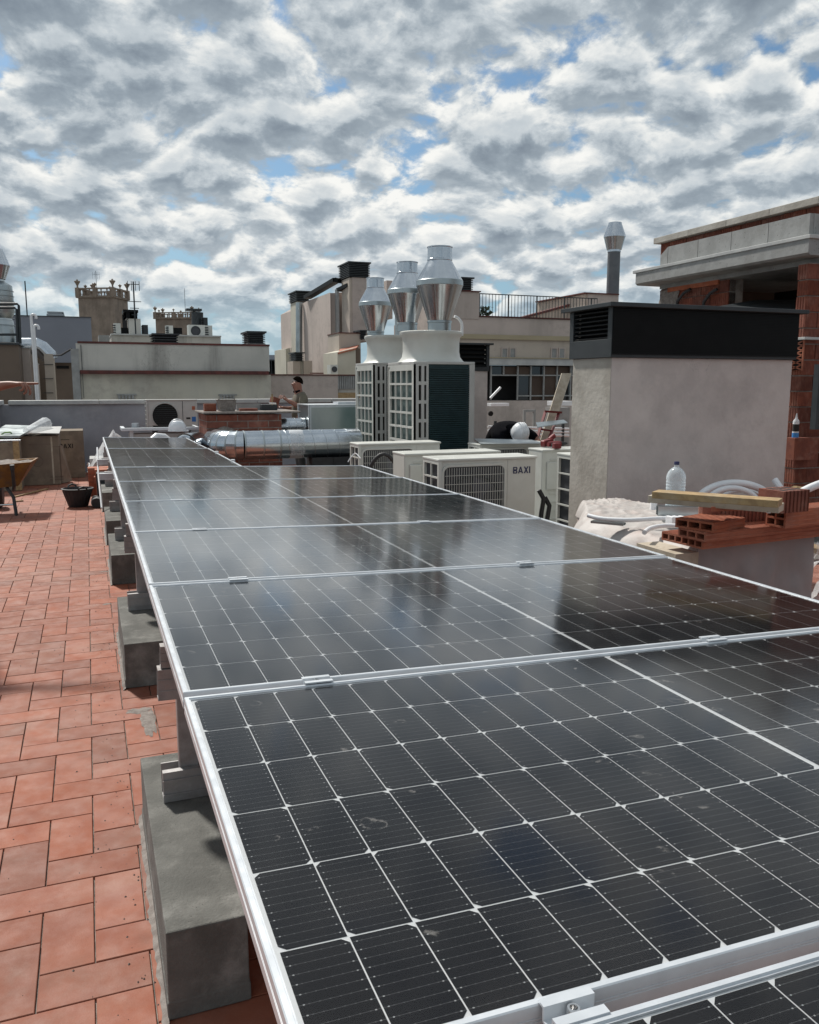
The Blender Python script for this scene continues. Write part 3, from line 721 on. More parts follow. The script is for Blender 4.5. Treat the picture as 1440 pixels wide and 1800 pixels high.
LET = {'B': [[(0, 0), (.62, 0), (.72, .08), (.74, .27), (.70, .42), (.60, .50), (.68, .58), (.72, .72), (.70, .90), (.60, 1), (0, 1)],
             ], 'A': None, 'X': None, 'I': None}
def letters(word, x, z, hgt, y, parent, m, axis='y', sp=.10, mk='lettering', wt=.20):
    """flat block capitals standing 1 mm proud of the face"""
    g = G(); cx = x
    def poly(P):
        n = len(g.v)
        for px, pz_ in P:
            g.v.append(Vector((cx + px * hgt, y, z + pz_ * hgt)))
        g.f.append(tuple(range(n, n + len(P))))
    for ch in word:
        w_ = .72
        if ch == 'A':
            w_ = .86
            poly([(0, 0), (wt * 1.05, 0), (.43 + .02, .78), (.43 + .10, 1), (.43 - .10, 1)]); poly([(w_ - wt * 1.05, 0), (w_, 0), (.43 + .10, 1), (.43, .78)]); poly([(.2, .2), (.66, .2), (.62, .36), (.25, .36)])
        elif ch == 'X':
            w_ = .82
            poly([(0, 0), (wt * 1.15, 0), (w_, 1), (w_ - wt * 1.15, 1)]); poly([(0, 1), (wt * 1.15, 1), (w_, 0), (w_ - wt * 1.15, 0)])
        elif ch == 'I': w_ = wt; poly([(0, 0), (wt, 0), (wt, 1), (0, 1)])
        elif ch == 'B':
            poly([(0, 0), (wt, 0), (wt, 1), (0, 1)])
            for z0_, z1_ in ((0, .52), (.48, 1)):
                poly([(wt, z0_), (.55, z0_), (.55, z0_ + .15), (wt, z0_ + .15)]); poly([(wt, z1_ - .15), (.52, z1_ - .15), (.52, z1_), (wt, z1_)])
                poly([(.50, z0_), (.60, z0_ + .02), (.70, z0_ + .12), (.72, (z0_ + z1_) / 2), (.69, z1_ - .12), (.58, z1_), (.50, z1_), (.50, z1_ - .13), (.52, (z0_ + z1_) / 2), (.50, z0_ + .14)])
        cx += (w_ + sp) * hgt
    for i, v_ in enumerate(g.v): v_.y += -(i % 7) * .00004
    return g.build(mk, m, parent, world=False)
def baxi(t, w, h, d): letters('BAXI', w * .755, h * .815, .058, .0085, t, m_navy)

condenser('cream air conditioner with round grille and the letters BAXI on its front, nearest the panels', 2.70, 6.30, .166, .935, .80, .35, letters=baxi)
condenser('cream air conditioner shown from its ribbed rear, directly behind the lettered one', 2.81, 7.38, .16, 1.03, .765, .34, front='ribs', cols=1, side=None)
condenser('cream air conditioner with a square wire grille, farthest left beside the panel edge', 2.72, 8.55, .17, .97, .775, .33)
condenser('cream air conditioner carrying a loose metal sheet, in front of the crouching worker', 4.38, 8.95, .10, .97, .77, .35)
condenser('tall ribbed cream unit seen end on, with red power tools on its top', 4.30, 7.34, .0, .62, .925, .30, front='ribs', side=None, feet=False)
condenser('cream unit with a side grille of many openings, squeezed behind the rendered chimney', 4.06, 6.05, .0, .8, .955, .62, front='ribs', cols=2, feet=False)
condenser('grey air conditioner with a round black fan, standing against the back parapet', ax(257, 15.6, 730), 15.55, az(300, 757, 15.55), .90, .56, .33, m=m_shell2, front='round')
# pipes at the lettered unit
for k, (px, py) in enumerate(((952, 880), (962, 892))):
    a = at(px, py + 20, Y=6.5)
    tag(G().tube([a + Vector((-.03, 0, -.3)), a, a + Vector((.02, 0, .12)), a + Vector((-.02, .02, .2))], .022, 10).build('insulated_pipe', m_rubber, smooth=True),
        ['black insulated pipe bending beside the lettered air conditioner, the left of two', 'black insulated pipe beside the ribbed end unit, the right of two'][k], 'pipe')

# added grey slab under the machines, keeps red floor out of steel reflections
tag(G().box(2.62, 7.0, 5.4, 14.9, .0005, .045).build('reflection_slab', m_conc), 'added low dark slab under the machines that greys the steel reflections', 'plinth')
# big heat pumps
def heat_pump(label, x, y, w, d, ztop, flip):
    t = thing('heat_pump', label, 'heat pump', (x, y, 0), group='tall heat pumps with white fan cowls')
    K = dict(world=False); zb = .05; hh = ztop
    G().box(.05, w - .05, .05, d - .05, .02, hh - .03).build('coil_core', m_coil2, t, **K)
    G().box(.0, w, .0, d, hh - .035, hh).build('top_plate', m_shell2, t, bevel=.006, **K)
    G().box(.0, w, .0, d, zb - .04, zb + .10).build('base_plate', m_shell2, t, bevel=.006, **K)
    # front: corner post with slots, dark coil, right post
    sx = w * .24
    fp = G(); fp.box(0, .022, 0, .03, .15, hh - .035)
    for a, b in ((.022, .07), (.108, .148), (sx - .03, sx)): fp.box(a, b, .0, .02, .15, hh - .035)
    nrow = 7; z0 = .15; dz = (hh - .035 - z0) / nrow
    for k in range(nrow + 1):
        zc2 = z0 + k * dz
        for a, b in ((.07, .108), (.148, sx - .03)): fp.box(a, b, .001, .019, max(z0, zc2 - .022), min(hh - .036, zc2 + .022))
    fp.build('slotted_corner', m_shell2, t, **K)
    G().box(.022, sx, .030, .036, .15, hh - .036).build('slot_backing', m_dark, t, **K)
    G().box(w - .075, w, .0, .04, .15, hh - .036).build('corner_post', m_shell2, t, bevel=.004, **K)
    G().box(sx, w - .075, .0, .03, .15, .62).build('lower_panel', m_shell2, t, **K)
    sl_ = G(); nz = int((hh - .70) / .028)
    for k in range(nz):
        zz = .63 + k * .028
        sl_.quadbox([(sx + .004, .010, zz), (w - .079, .010, zz), (w - .079, .030, zz + .006), (sx + .004, .030, zz + .006), (sx + .004, .006, zz + .016), (w - .079, .006, zz + .016), (w - .079, .030, zz + .022), (sx + .004, .030, zz + .022)])
    sl_.build('coil_slats', m_coil, t, kind='stuff', **K)
    G().box(sx, w - .075, .031, .036, .62, hh - .036).build('coil_backing', m_coil, t, **K)
    # left side: grille of tall openings in rows
    g = G(); loop_rect(g, 0, d, .62, hh - .036, -.004, .05, .035, 'x')
    cols, rows = 4, 6
    for k in range(cols + 1):
        yy = .05 + (d - .13) * k / cols; g.box(-.003, .02, yy - .010, yy + .010, .66, hh - .08)
    for k in range(rows + 1):
        zz = .65 + (hh - .75) * k / rows; g.box(-.004, .02, .05, d - .08, zz - .014, zz + .014)
    g.box(-.004, .03, d - .08, d - .03, .64, hh - .06)
    g.build('side_grille', m_shell, t, **K)
    G().box(-.002, .03, .0, d, .15, .60).build('side_panel', m_dark, t, **K)
    g = G(); loop_rect(g, .04, d - .04, .30, .585, -.012, .03, .012, 'x'); g.build('hatch', m_shell2, t, **K)
    # cowl
    cx, cy, r = w * .52, d * .52, min(w, d) * .49
    n = 40; prof = [(r * 1.08, 0), (r * 1.02, .02), (r * .93, .07), (r * .90, .14), (r * .90, .27), (r * .93, .33), (r * .985, .36), (r * 1.0, .372), (r * 1.0, .40), (r * .97, .408), (0, .408)]
    G().lathe(prof, (cx, cy, hh + .0), n, caps=False).build('fan_cowl', m_shell, t, smooth=True, **K)
    return t, Vector((x + cx, y + cy, hh + .408))
hpA, topA = heat_pump('nearest tall heat pump, its dark slatted coil facing the camera, under two steel stacks', 3.93, 10.0, .87, .98, az(727, 635, 10.0), 0)
hpB, topB = heat_pump('tall heat pump half hidden at the left behind the nearest one, under one steel stack', ax(656, 11.63), 11.63, .87, .85, az(656, 637, 11.63), 0)
hpC, topC = heat_pump('tall heat pump hidden behind the other two, only the grey top of its duct showing', 4.75, 12.9, .87, .85, az(656, 637, 11.63), 0)
def stack(label, px, Y, ybot, ytop, wmax, group='double cone steel stacks on the heat pumps'):
    """double cone of galvanised sheet; heights from the photograph at distance Y"""
    x = ax(px, Y); zb, zt = az(px, ybot, Y), az(px, ytop, Y); h = zt - zb
    d = Vector((x, Y, 0)).dot(Vector((_sy, _cy, 0))); r = wmax / 2 / FPX * d
    t = thing('exhaust_stack', label, 'exhaust stack', (x, Y, zb), group=group)
    K = dict(world=False, smooth=True)
    G().lathe([(r * .50, 0), (r * .50, h * .10), (r * .53, h * .105), (r * .53, h * .125), (r * .5, h * .13)], n=32).build('collar', m_galv2, t, **K)
    low = G(); n = 44
    low.lathe([(r * .50, h * .13), (r * .985, h * .535)], n=n, caps=False); low.build('lower_cone', m_galv, t, **K)
    G().lathe([(r * .985, h * .535), (r, h * .54), (r * 1.0, h * .60), (r * .985, h * .605)], n=n, caps=False).build('waist_band', m_galv2, t, **K)
    G().lathe([(r * .985, h * .605), (r * .52, h * .835)], n=n, caps=False).build('upper_cone', m_galv, t, **K)
    G().lathe([(r * .52, h * .835), (r * .535, h * .84), (r * .535, h * .855), (r * .52, h * .86), (r * .52, h * .985), (r * .545, h * .99), (r * .545, h), (r * .50, h), (r * .49, h * .8)], n=n, caps=False).build('outlet_collar', m_galv, t, **K)
    # riveted seam
    sm = G(); 
    a0 = R(235)
    for k in range(2):
        aa = a0 + k * 2.4
        P = [(r * .505, h * .14), (r * .99, h * .53)]
        sm.bar((P[0][0] * math.cos(aa), P[0][0] * math.sin(aa), P[0][1]), (P[1][0] * math.cos(aa), P[1][0] * math.sin(aa), P[1][1]), .012, .004, (math.cos(aa), math.sin(aa), 0))
    sm.build('seam', m_galv2, t, world=False)
    return t
stack('tallest and nearest of the three shiny double cone stacks, the right one', 772, 10.25, 583, 434, 80)
stack('middle of the three shiny double cone stacks, partly behind the tallest', 716, 10.95, 583, 461, 68)
stack('leftmost and lowest of the three shiny double cone stacks on the heat pumps', 661, 12.05, 596, 489, 57)
o = G().box(topC.x - .3, topC.x - .02, topC.y - .3, topC.y, topC.z - .02, az(680, 491, 12.9)).build('sheet_metal_duct', m_galv2, bevel=.01)
tag(o, 'small square grey duct top peeping out behind the leftmost steel stack', 'duct')
# thin rods on the cowl
for k, (px, y0, y1) in enumerate(((806, 560, 515 + 70), (812, 565, 590))): pass
for (rx, ry) in ((4.72, 10.2), (4.76, 10.42)):
    pass

# ------------------------------------------------------------------ rendered chimney with black louvre box, right
def louvre_box(t, x0, x1, y0, y1, z0, z1, n=7, m=m_black, base=.12):
    """black hood: louvres on the four sides, overhanging lid; parts of thing t, world coordinates"""
    g = G(); g.box(x0, x1, y0, y1, z0, z0 + base); g.build('base_frame', m_char, t, bevel=.003)
    for cx_ in (x0, x1 - .05):
        for cy_ in (y0, y1 - .05): G().box(cx_, cx_ + .05, cy_, cy_ + .05, z0 + base, z1 - .03).build('corner_post', m_char, t)
    G().box(x0 + .06, x1 - .06, y0 + .06, y1 - .06, z0 + base, z1 - .03).build('dark_core', m_dark, t)
    dz = (z1 - .03 - z0 - base) / n
    for k in range(n):
        z = z0 + base + dz * k
        for side in ('l', 'f', 'r', 'b'):
            g = G()
            hh = dz * .75
            if side == 'l': P = [(x0 + .006, y0 + .05), (x0 + .046, y0 + .05), (x0 + .046, y1 - .05), (x0 + .006, y1 - .05)]
            if side == 'r': P = [(x1 - .006, y0 + .05), (x1 - .046, y0 + .05), (x1 - .046, y1 - .05), (x1 - .006, y1 - .05)]
            if side == 'f': P = [(x0 + .05, y0 + .006), (x0 + .05, y0 + .046), (x1 - .05, y0 + .046), (x1 - .05, y0 + .006)]
            if side == 'b': P = [(x0 + .05, y1 - .006), (x0 + .05, y1 - .046), (x1 - .05, y1 - .046), (x1 - .05, y1 - .006)]
            za, zb = z + .004, z + hh
            g.quadbox([(*P[0], za), (*P[1], zb), (*P[2], zb), (*P[3], za), (*P[0], za + .008), (*P[1], zb + .008), (*P[2], zb + .008), (*P[3], za + .008)])
            g.build('louvre', m, t)
    o = .05
    G().box(x0 - o, x1 + o, y0 - o, y1 + o, z1 - .03, z1).build('lid', m_char, t, bevel=.003)
YC = 5.04
cx0 = at(1071, 760, Y=YC).x; cx1 = at(1389, 700, Y=YC).x; cyb = at(1004, 760, X=cx0).y
zl0 = az(1072, 628, YC); zl1 = az(1075, 532, YC)
t = thing('rendered_chimney', 'wide rendered chimney shaft with a big black louvred hood, right of the solar array', 'chimney', (cx0, YC, 0))
g = G(); g.box(cx0, cx1, YC, cyb, 0, zl0)
o = g.build('shaft', m_chim, t, bevel=.006)
sd = G(); sd.box(cx0 - .003, cx0 - .0005, YC + .004, cyb - .004, 0, zl0 - .002); sd.build('sunlit_side_sheet', m_chimL, t)  # cream tone puts the raking sunlight of this side into the colour
louvre_box(t, cx0 - .025, cx1 + .01, YC - .025, cyb + .02, zl0, zl1, 7, base=.13)
# front of the hood reads as fine horizontal slats
fs = G(); nsl = 30
for k in range(nsl):
    z = zl0 + .02 + k * (zl1 - .05 - zl0) / nsl
    fs.box(cx0 - .02, cx1 + .005, YC - .034, YC - .0262, z, z + .014)
fs.build('slats', m_black, t, kind='stuff')

# small grey chimney with black hood behind the heat pumps
Y2 = 12.2
x0, x1 = ax(792, Y2), ax(857, Y2); z0, z1 = az(840, 652, Y2), az(840, 603, Y2)
t = thing('rendered_chimney', 'smaller grey rendered chimney with a black hood, right behind the tallest heat pump', 'chimney', (x0, Y2, 0))
G().box(x0, x1, Y2, Y2 + .7, 0, z0).build('shaft', m_chim, t, bevel=.006)
louvre_box(t, x0 - .02, x1 + .02, Y2 - .02, Y2 + .72, z0, z1, 5, base=.06)

# ================================================================== DUCTS, BRICK SHAFT, MEN AT THE FAR END
def arc(c, r, a0, a1, n, u, v_):
    c = Vector(c); u = Vector(u); v_ = Vector(v_)
    return [c + u * r * math.cos(a0 + (a1 - a0) * k / n) + v_ * r * math.sin(a0 + (a1 - a0) * k / n) for k in range(n + 1)]
YD = 11.75; rd = .205
zd = az(500, 781, YD); xd0 = ax(425, YD); xd1 = ax(629, YD)
t = thing('spiral_duct', 'long shiny spiral duct with tape, running from brick shaft to heat pumps', 'duct', (xd0, YD, 0))
G().tube([(xd0, YD, zd), (xd1, YD, zd)], rd, 40).build('duct_pipe', m_galv, t, smooth=True)
# helical lock seams
sm = G(); pitch_ = .185
nt2 = int((xd1 - xd0 - .5) / pitch_ * 18)
path = []
for k in range(nt2):
    th = 2 * math.pi * k / 18; path.append((xd0 + .52 + pitch_ * k / 18, YD + (rd + .001) * math.cos(th), zd + (rd + .001) * math.sin(th)))
sm.tube(path, .0035, 5); sm.build('lock_seam', m_galv2, t, smooth=True)
for xx in (xd0 + .0, xd0 + .26, xd0 + .50):
    G().rings([[(xx + dx_, YD + rr_ * math.cos(2 * math.pi * k / 40), zd + rr_ * math.sin(2 * math.pi * k / 40)) for k in range(40)] for dx_, rr_ in ((-.012, rd), (-.008, rd + .005), (.008, rd + .005), (.012, rd))], caps=False).build('joint_ring', m_galv2, t, smooth=True)
tp = G(); xx = xd0 + .74
tp.rings([[(xx + dx_ + .01 * math.sin(k * 1.7), YD + rr_ * math.cos(2 * math.pi * k / 40), zd + rr_ * math.sin(2 * math.pi * k / 40)) for k in range(40)] for dx_, rr_ in ((-.10, rd), (-.095, rd + .0025), (.095, rd + .0025), (.10, rd))], caps=False)
tp.build('tape', m_film, t, smooth=True)
# elbow towards the shaft: three mitred segments
el = arc((xd0, YD + .27, zd), .27, -math.pi / 2, -math.pi, 5, (1, 0, 0), (0, 1, 0))
G().tube(el + [el[-1] + Vector((0, .5, 0))], rd * 1.0, 36).build('elbow', m_galv, t, smooth=False)
for i in (1, 2, 3, 4):
    p = el[i]; d_ = (el[i + 1] - el[i - 1]).normalized(); s_ = d_.cross(Vector((0, 0, 1)))
    G().rings([[p + d_ * q + (s_ * math.cos(2 * math.pi * k / 36) + Vector((0, 0, 1)) * math.sin(2 * math.pi * k / 36)) * rr_ for k in range(36)] for q, rr_ in ((-.012, rd * .99), (-.006, rd + .006), (.006, rd + .006), (.012, rd * .99))], caps=False).build('joint_ring', m_galv2, t, smooth=True)
for x in (ax(545, YD), 3.32):
    tag(G().box(x - .02, x + .3, YD - .15, YD + .15, 0, zd - rd + .01).build('duct_support', m_rubber), ['dark block under the middle of the long spiral duct','dark block under the right end of the long spiral duct'][0 if x < 3.2 else 1], 'support')

# brick shaft
YS = 12.55; bx0, bx1 = ax(361, YS), ax(495, YS); zt = az(430, 727, YS); dpt = .95
t = thing('brick_shaft', 'low red brick shaft with a mortar slab on top, the spiral duct entering its front', 'brick shaft', (bx0, YS, 0))
G().box(bx0 + .01, bx1 - .01, YS + .01, YS + dpt, 0, zt - .02).build('core', m_joint, t)
ch, bl = .105, .31
gb = G().box(0, bl - .014, 0, .1, 0, ch - .014); me_b = meshof(gb, 'brick_mesh', m_brick)
gb = G().box(0, .1, 0, bl - .014, 0, ch - .014); me_b2 = meshof(gb, 'brick_side_mesh', m_brick)
nrow = int(zt / ch); zz0 = zt - nrow * ch
for r_ in range(nrow):
    z = zz0 + r_ * ch; off = (r_ % 2) * bl / 2
    x = bx0 - off
    while x < bx1 - .01:
        a, b = max(x, bx0), min(x + bl, bx1)
        if b - a > .05: inst('brick', me_b, t, (a - bx0, random.uniform(-.003, .003), z), sc=((b - a - .014) / (bl - .014), 1, 1))
        x += bl
    y = YS + .1 - off + (bl / 2 if r_ % 2 else 0)
    y = YS + .11
    while y < YS + dpt - .05:
        b = min(y + bl, YS + dpt)
        inst('brick', me_b2, t, (random.uniform(-.003, .003), y - YS, z), sc=(1, (b - y - .014) / (bl - .014), 1)); y += bl
G().box(bx0 - .05, bx1 + .28, YS - .04, YS + dpt + .04, zt, zt + .03).build('mortar_slab', m_mort, t, bevel=.008)
mp = blob(0, 0, .27, .2, 22, .02, .12, 4)
o = mp.build('mortar_patch', m_mort, t, world=False); o.rotation_euler = (math.pi / 2, 0, 0); o.location = (ax(385, YS) - bx0 + .1, -.004, zd + .02)
zt += .03
def on_shaft(name, lab, cat, px0, px1, y0, y1, Y, m, dep=.2, **k):
    o = G().box(ax(px0, Y), ax(px1, Y), Y, Y + dep, zt, az(px0, y0, Y)).build(name, m, **k); return tag(o, lab, cat)
def holed(name, label, cat, c, size, nx, nz, rot=0, m=m_brickO, group=None, ribs=0, ribm=False):
    """hollow clay brick: tubes running lengthwise (local x), open at both ends"""
    L_, Wd, H = size
    t = thing(name, label, cat, c, (0, 0, rot), group)
    g = G(); w_ = .009
    ys = [-Wd / 2 + (Wd - w_) * k / nx for k in range(nx + 1)]; zs = [(H - w_) * k / nz for k in range(nz + 1)]
    for y in ys: g.box(-L_ / 2, L_ / 2, y, y + w_, 0, H)
    for z in zs:
        for k in range(nx): g.box(-L_ / 2, L_ / 2, ys[k] + w_, ys[k + 1], z, z + w_)
    g.build('clay_shell', m, t, world=False)
    rb = G(); nrb = 5
    for k in range(nx * 3):
        y = -Wd / 2 + Wd * (k + .5) / (nx * 3); rb.box(-L_ / 2, L_ / 2, y - .003, y + .003, H, H + .002)
    for k in range(max(2, int(H / .018))):
        z = H * (k + .5) / max(2, int(H / .018)); rb.box(-L_ / 2, L_ / 2, -Wd / 2 - .002, -Wd / 2, z - .003, z + .003)
    rb.build('surface_ribs', m, t, world=False)
    ins = G().box(-L_ * .2, L_ * .2, -Wd / 2 + w_, Wd / 2 - w_, w_, H - w_); ins.build('dark_inside', m_dark, t, world=False)
    return t
Yt = YS + .25
on_shaft('loose_brick', 'red brick lying at the left end of the brick shaft', 'brick', 358, 379, 710, 727, Yt, m_brick, .12, bevel=.004)
t = thing('mortar_bucket', 'square mortar bucket speckled with cement on top of the brick shaft', 'bucket', (ax(397, Yt), Yt, zt))
G().rings([[(s1 * q, s2 * q * .8, z) for s1, s2 in ((-1, -1), (1, -1), (1, 1), (-1, 1))] for q, z in ((.11, 0), (.135, .17), (.145, .172), (.145, .18), (.125, .18), (.10, .03))]).build('tub', m_mort, t, world=False)
G().tube(arc((0, 0, .17), .13, 0, math.pi, 8, (1, 0, 0), (0, -.7, .3)), .005, 6).build('handle', m_rubber, t, world=False)
on_shaft('flat_brick', 'thin dark brick lying flat near the middle of the brick shaft', 'brick', 421, 452, 718, 726, Yt, m_brick, .14)
on_shaft('cement_board', 'pale grey board standing on the brick shaft behind the flat brick', 'board', 415, 458, 710, 726, Yt + .3, m_concL, .03)
on_shaft('grey_crate', 'grey plastic crate at the right end of the brick shaft, below the hammer', 'crate', 459, 487, 711, 726, Yt + .2, m_char, .22, bevel=.006)
# hammer on the crate
t = thing('hammer', 'small hammer standing on the grey crate beside the man with the brick', 'hammer', (ax(478, Yt), Yt, az(478, 712, Yt)))
G().tube([(0, 0, 0), (.0, 0, .17)], .011, 8).build('handle', m_wood, t, world=False)
G().bar((-.05, 0, .03), (.06, 0, .02), .03, .03).build('head', m_steel, t, world=False, bevel=.004)

# zinc plenum box with short duct
YP = 13.1; x0, x1 = ax(543, YP), ax(640, YP); z0, z1 = az(580, 770, YP), az(580, 713, YP)
t = thing('plenum_box', 'rectangular zinc air box with riveted edges, between the man and the heat pumps', 'duct', (x0, YP, z0))
G().box(x0, x1, YP, YP + .75, z0, z1).build('casing', m_galv2, t, bevel=.006)
g = G(); loop_rect(g, x0 - .006, x1 + .006, z0, z1 + .006, YP - .012, .035, .012); g.box(x0 - .012, x0 - .0005, YP - .012, YP + .03, z0, z1 + .006); g.box(x0 - .012, x0 - .0005, YP + .72, YP + .76, z0, z1 + .006)
g.box(x0 - .012, x1 + .012, YP - .012, YP + .77, z1 + .0065, z1 + .018)
g.build('edge_flanges', m_alu, t)
xx = ax(600, YP); 
tag(G().box(xx, xx + .42, YP + .2, YP + .5, z1 + .019, z1 + .055).build('metal_offcut', m_alu), 'folded metal offcut lying on the zinc air box', 'metal sheet')
tag(G().box(x0 + .1, x1 - .1, YP + .1, YP + .65, 0, z0 - .001).build('plenum_stand', m_rubber), 'dark stand beneath the zinc air box', 'stand')
t = thing('spiral_duct', 'short spiral duct joining the brick shaft to the zinc air box', 'duct', (ax(495, YP), YP + .3, 0))
zc3 = az(515, 751, YP); xa, xb = ax(480, YP), x0 - .0125
G().tube([(xa, YP + .3, zc3), (xb, YP + .3, zc3)], .14, 28).build('duct_pipe', m_galv, t, smooth=True)
path = [(xa + .12 * k / 14, YP + .3 + .141 * math.cos(2 * math.pi * k / 14), zc3 + .141 * math.sin(2 * math.pi * k / 14)) for k in range(int((xb - xa) / .12 * 14))]
G().tube(path, .0035, 5).build('lock_seam', m_alu, t, smooth=True)

# left: elbow duct behind the array with a helmet on it, flexible hose, white metal table
YE = 12.2
zz = az(325, 766, YE)
t = thing('duct_elbow', 'shiny duct elbow rising behind the turned panels, a helmet resting on it', 'duct', (ax(320, YE), YE, 0))
el = arc((ax(318, YE), YE + .42, zz + .0), .42, -math.pi / 2, 0, 6, (0, .3, 1), (1, 0, 0))
c0 = at(322, 800, Y=YE)
c0 = at(322, 815, Y=YE); el = [c0, c0 + Vector((0, 0, .12)), c0 + Vector((.02, .08, .20)), c0 + Vector((.07, .2, .24)), c0 + Vector((.15, .34, .25)), c0 + Vector((.30, .5, .25))]
G().tube(el, .17, 30).build('elbow', m_galv, t, smooth=True)
for i in (1, 3):
    d_ = (el[i + 1] - el[i]).normalized(); s_ = d_.orthogonal().normalized(); q_ = d_.cross(s_)
    G().rings([[el[i] + d_ * w_ + (s_ * math.cos(2 * math.pi * k / 30) + q_ * math.sin(2 * math.pi * k / 30)) * rr_ for k in range(30)] for w_, rr_ in ((-.015, .168), (-.01, .178), (.01, .178), (.015, .168))], caps=False).build('black_gasket', m_rubber, t, smooth=True)
g = G()
hp = [at(262, 800, Y=11.9), at(265, 775, Y=11.9), at(275, 767, Y=11.95), at(288, 768, Y=12), at(300, 777, Y=12), at(304, 800, Y=12)]
tag(G().tube(hp, .05, 12).build('flexible_hose', m_pvc, smooth=True), 'white flexible hose looped behind the turned panels, left of the duct elbow', 'hose')
def helmet(name, label, c, r, rotz=0, tilt=0, brimdir=-1):
    t = thing(name, label, 'helmet', c, (tilt, 0, rotz))
    g = G(); n = 28; prof = [(r * 1.0, 0), (r * 1.0, r * .25), (r * .95, r * .55), (r * .80, r * .85), (r * .55, r * 1.05), (r * .28, r * 1.15), (0, r * 1.18)]
    g.rings([[(a * math.cos(2 * math.pi * k / n) * .86, a * math.sin(2 * math.pi * k / n), z) for k in range(n)] for a, z in prof], caps=False)
    g.build('shell', m_helmet, t, world=False, smooth=True)
    b = G(); P = []
    for k in range(n):
        a = 2 * math.pi * k / n; ex = r * (1.07 + .22 * max(0, -math.sin(a)) ** 2)
        P.append((ex * math.cos(a) * .86, ex * math.sin(a)))
    b.rings([[(x, y, .004) for x, y in P], [(x, y, -.006) for x, y in P], [(x * .9, y * .9, -.004) for x, y in P], [(x * .9, y * .9, .01) for x, y in P]], caps=False)
    b.build('brim', m_helmet, t, world=False, smooth=True)
    rb = G()
    for q in (-.25, 0, .25):
        pts = [(q * r, -r * .98 * math.cos(a) * math.sqrt(max(.05, 1 - q * q)), .02 + r * 1.17 * math.sin(a)) for a in [k * math.pi / 10 for k in range(1, 10)]]
        rb.tube(pts, r * .04, 6)
    rb.build('crown_ribs', m_helmet, t, world=False, smooth=True)
    vs = G()
    for sx in (-1, 1):
        for q in (0, 1): vs.box(sx * r * (.33 + .16 * q) - r * .035, sx * r * (.33 + .16 * q) + r * .035, -r * .90, -r * .86, r * .55, r * .68)
    return t
c = at(312, 757, Y=12.3)
helmet('hard_hat', 'white hard hat resting on the shiny duct elbow beyond the panels', c, .125, R(90))
t = thing('metal_table', 'low pale metal bench with a small tin on it, beyond the array', 'bench', at(280, 752, Y=13.2))
a, b = at(212, 751, Y=13.4), at(346, 751, Y=13.4)
G().box(a.x, b.x, 13.1, 13.75, a.z - .045, a.z).build('top_frame', m_alu, t, bevel=.004)
G().box(a.x + .05, b.x - .05, 13.15, 13.7, a.z + .0005, a.z + .004).build('top_sheet', m_glassg, t)
for q in (a.x + .12, b.x - .2): G().box(q, q + .05, 13.2, 13.25, 0, a.z - .045).build('leg', m_alu, t)
G().box(a.x + .12, b.x - .2, 13.22, 13.60, a.z - .26, a.z - .1).build('shelf_box', m_shell2, t)
o = G().lathe([(.05, 0), (.052, .09), (.046, .09), (.044, .01)], at(238, 754, Y=13.3), 20).build('tin', m_alu, smooth=True); tag(o, 'small shiny tin standing on the pale metal bench', 'tin')
# ================================================================== PEOPLE
def skin_obj(name, joints, edges, m, parent=None, sub=2, root=0, smooth=True):
    """joints: (x, y, z, rx[, ry]); grown into one continuous surface"""
    me = bpy.data.meshes.new(name); bm = bmesh.new(); ly = bm.verts.layers.skin.verify()
    vs = []
    for j in joints:
        v_ = bm.verts.new(j[:3]); v_[ly].radius = (j[3], j[4] if len(j) > 4 else j[3]); vs.append(v_)
    for a, b in edges: bm.edges.new((vs[a], vs[b]))
    vs[root][ly].use_root = True
    bm.to_mesh(me); bm.free(); me.materials.append(m)
    o = bpy.data.objects.new(name, me); COL.objects.link(o)
    if parent: o.parent = parent
    s = o.modifiers.new('skin', 'SKIN'); s.use_smooth_shade = True; s.branch_smoothing = .3
    ss = o.modifiers.new('smooth', 'SUBSURF'); ss.levels = sub; ss.render_levels = sub
    return o
def hand(J, E_, w, d, up, size, curl, root, side=1, index=None, curls=None):
    """five unequal fingers rooted in the palm. w wrist joint index, d pointing direction, up back-of-hand direction"""
    p = Vector(J[w][:3]); d = Vector(d).normalized(); up = Vector(up).normalized(); lat = d.cross(up).normalized() * side
    k = len(J); c = p + d * size * .24; J.append((*c, size * .15, size * .09)); E_.append((w, k))
    kn = p + d * size * .46; J.append((*kn, size * .20, size * .075)); E_.append((k, k + 1)); pk = k + 1
    for i, (off, ln) in enumerate(((.17, .42), (.06, .47), (-.06, .43), (-.16, .34))):
        cu = curls[i] if curls else curl
        pos = p + d * size * .50 + lat * size * off; prev = pk; ang = 0
        for s_, (f, r_) in enumerate(((.0, .052), (.42, .047), (.33, .043), (.25, .036))):
            if s_ > 0:
                ang += cu * (.9 if s_ == 1 else .8)
                pos = pos + (d * math.cos(ang) - up * math.sin(ang)) * size * ln * f
            J.append((*pos, size * r_)); E_.append((prev, len(J) - 1)); prev = len(J) - 1
    # thumb leaves the side of the palm near its base
    q = p + d * size * .16 + lat * size * .16; prev = k
    for dd, r_ in (((0, 0), .06), ((.17, .10), .052), ((.30, .12), .042)):
        pos = q + d * size * dd[0] + lat * size * dd[1] - up * size * .06 * (dd[0] / .3); J.append((*pos, size * r_)); E_.append((prev, len(J) - 1)); prev = len(J) - 1

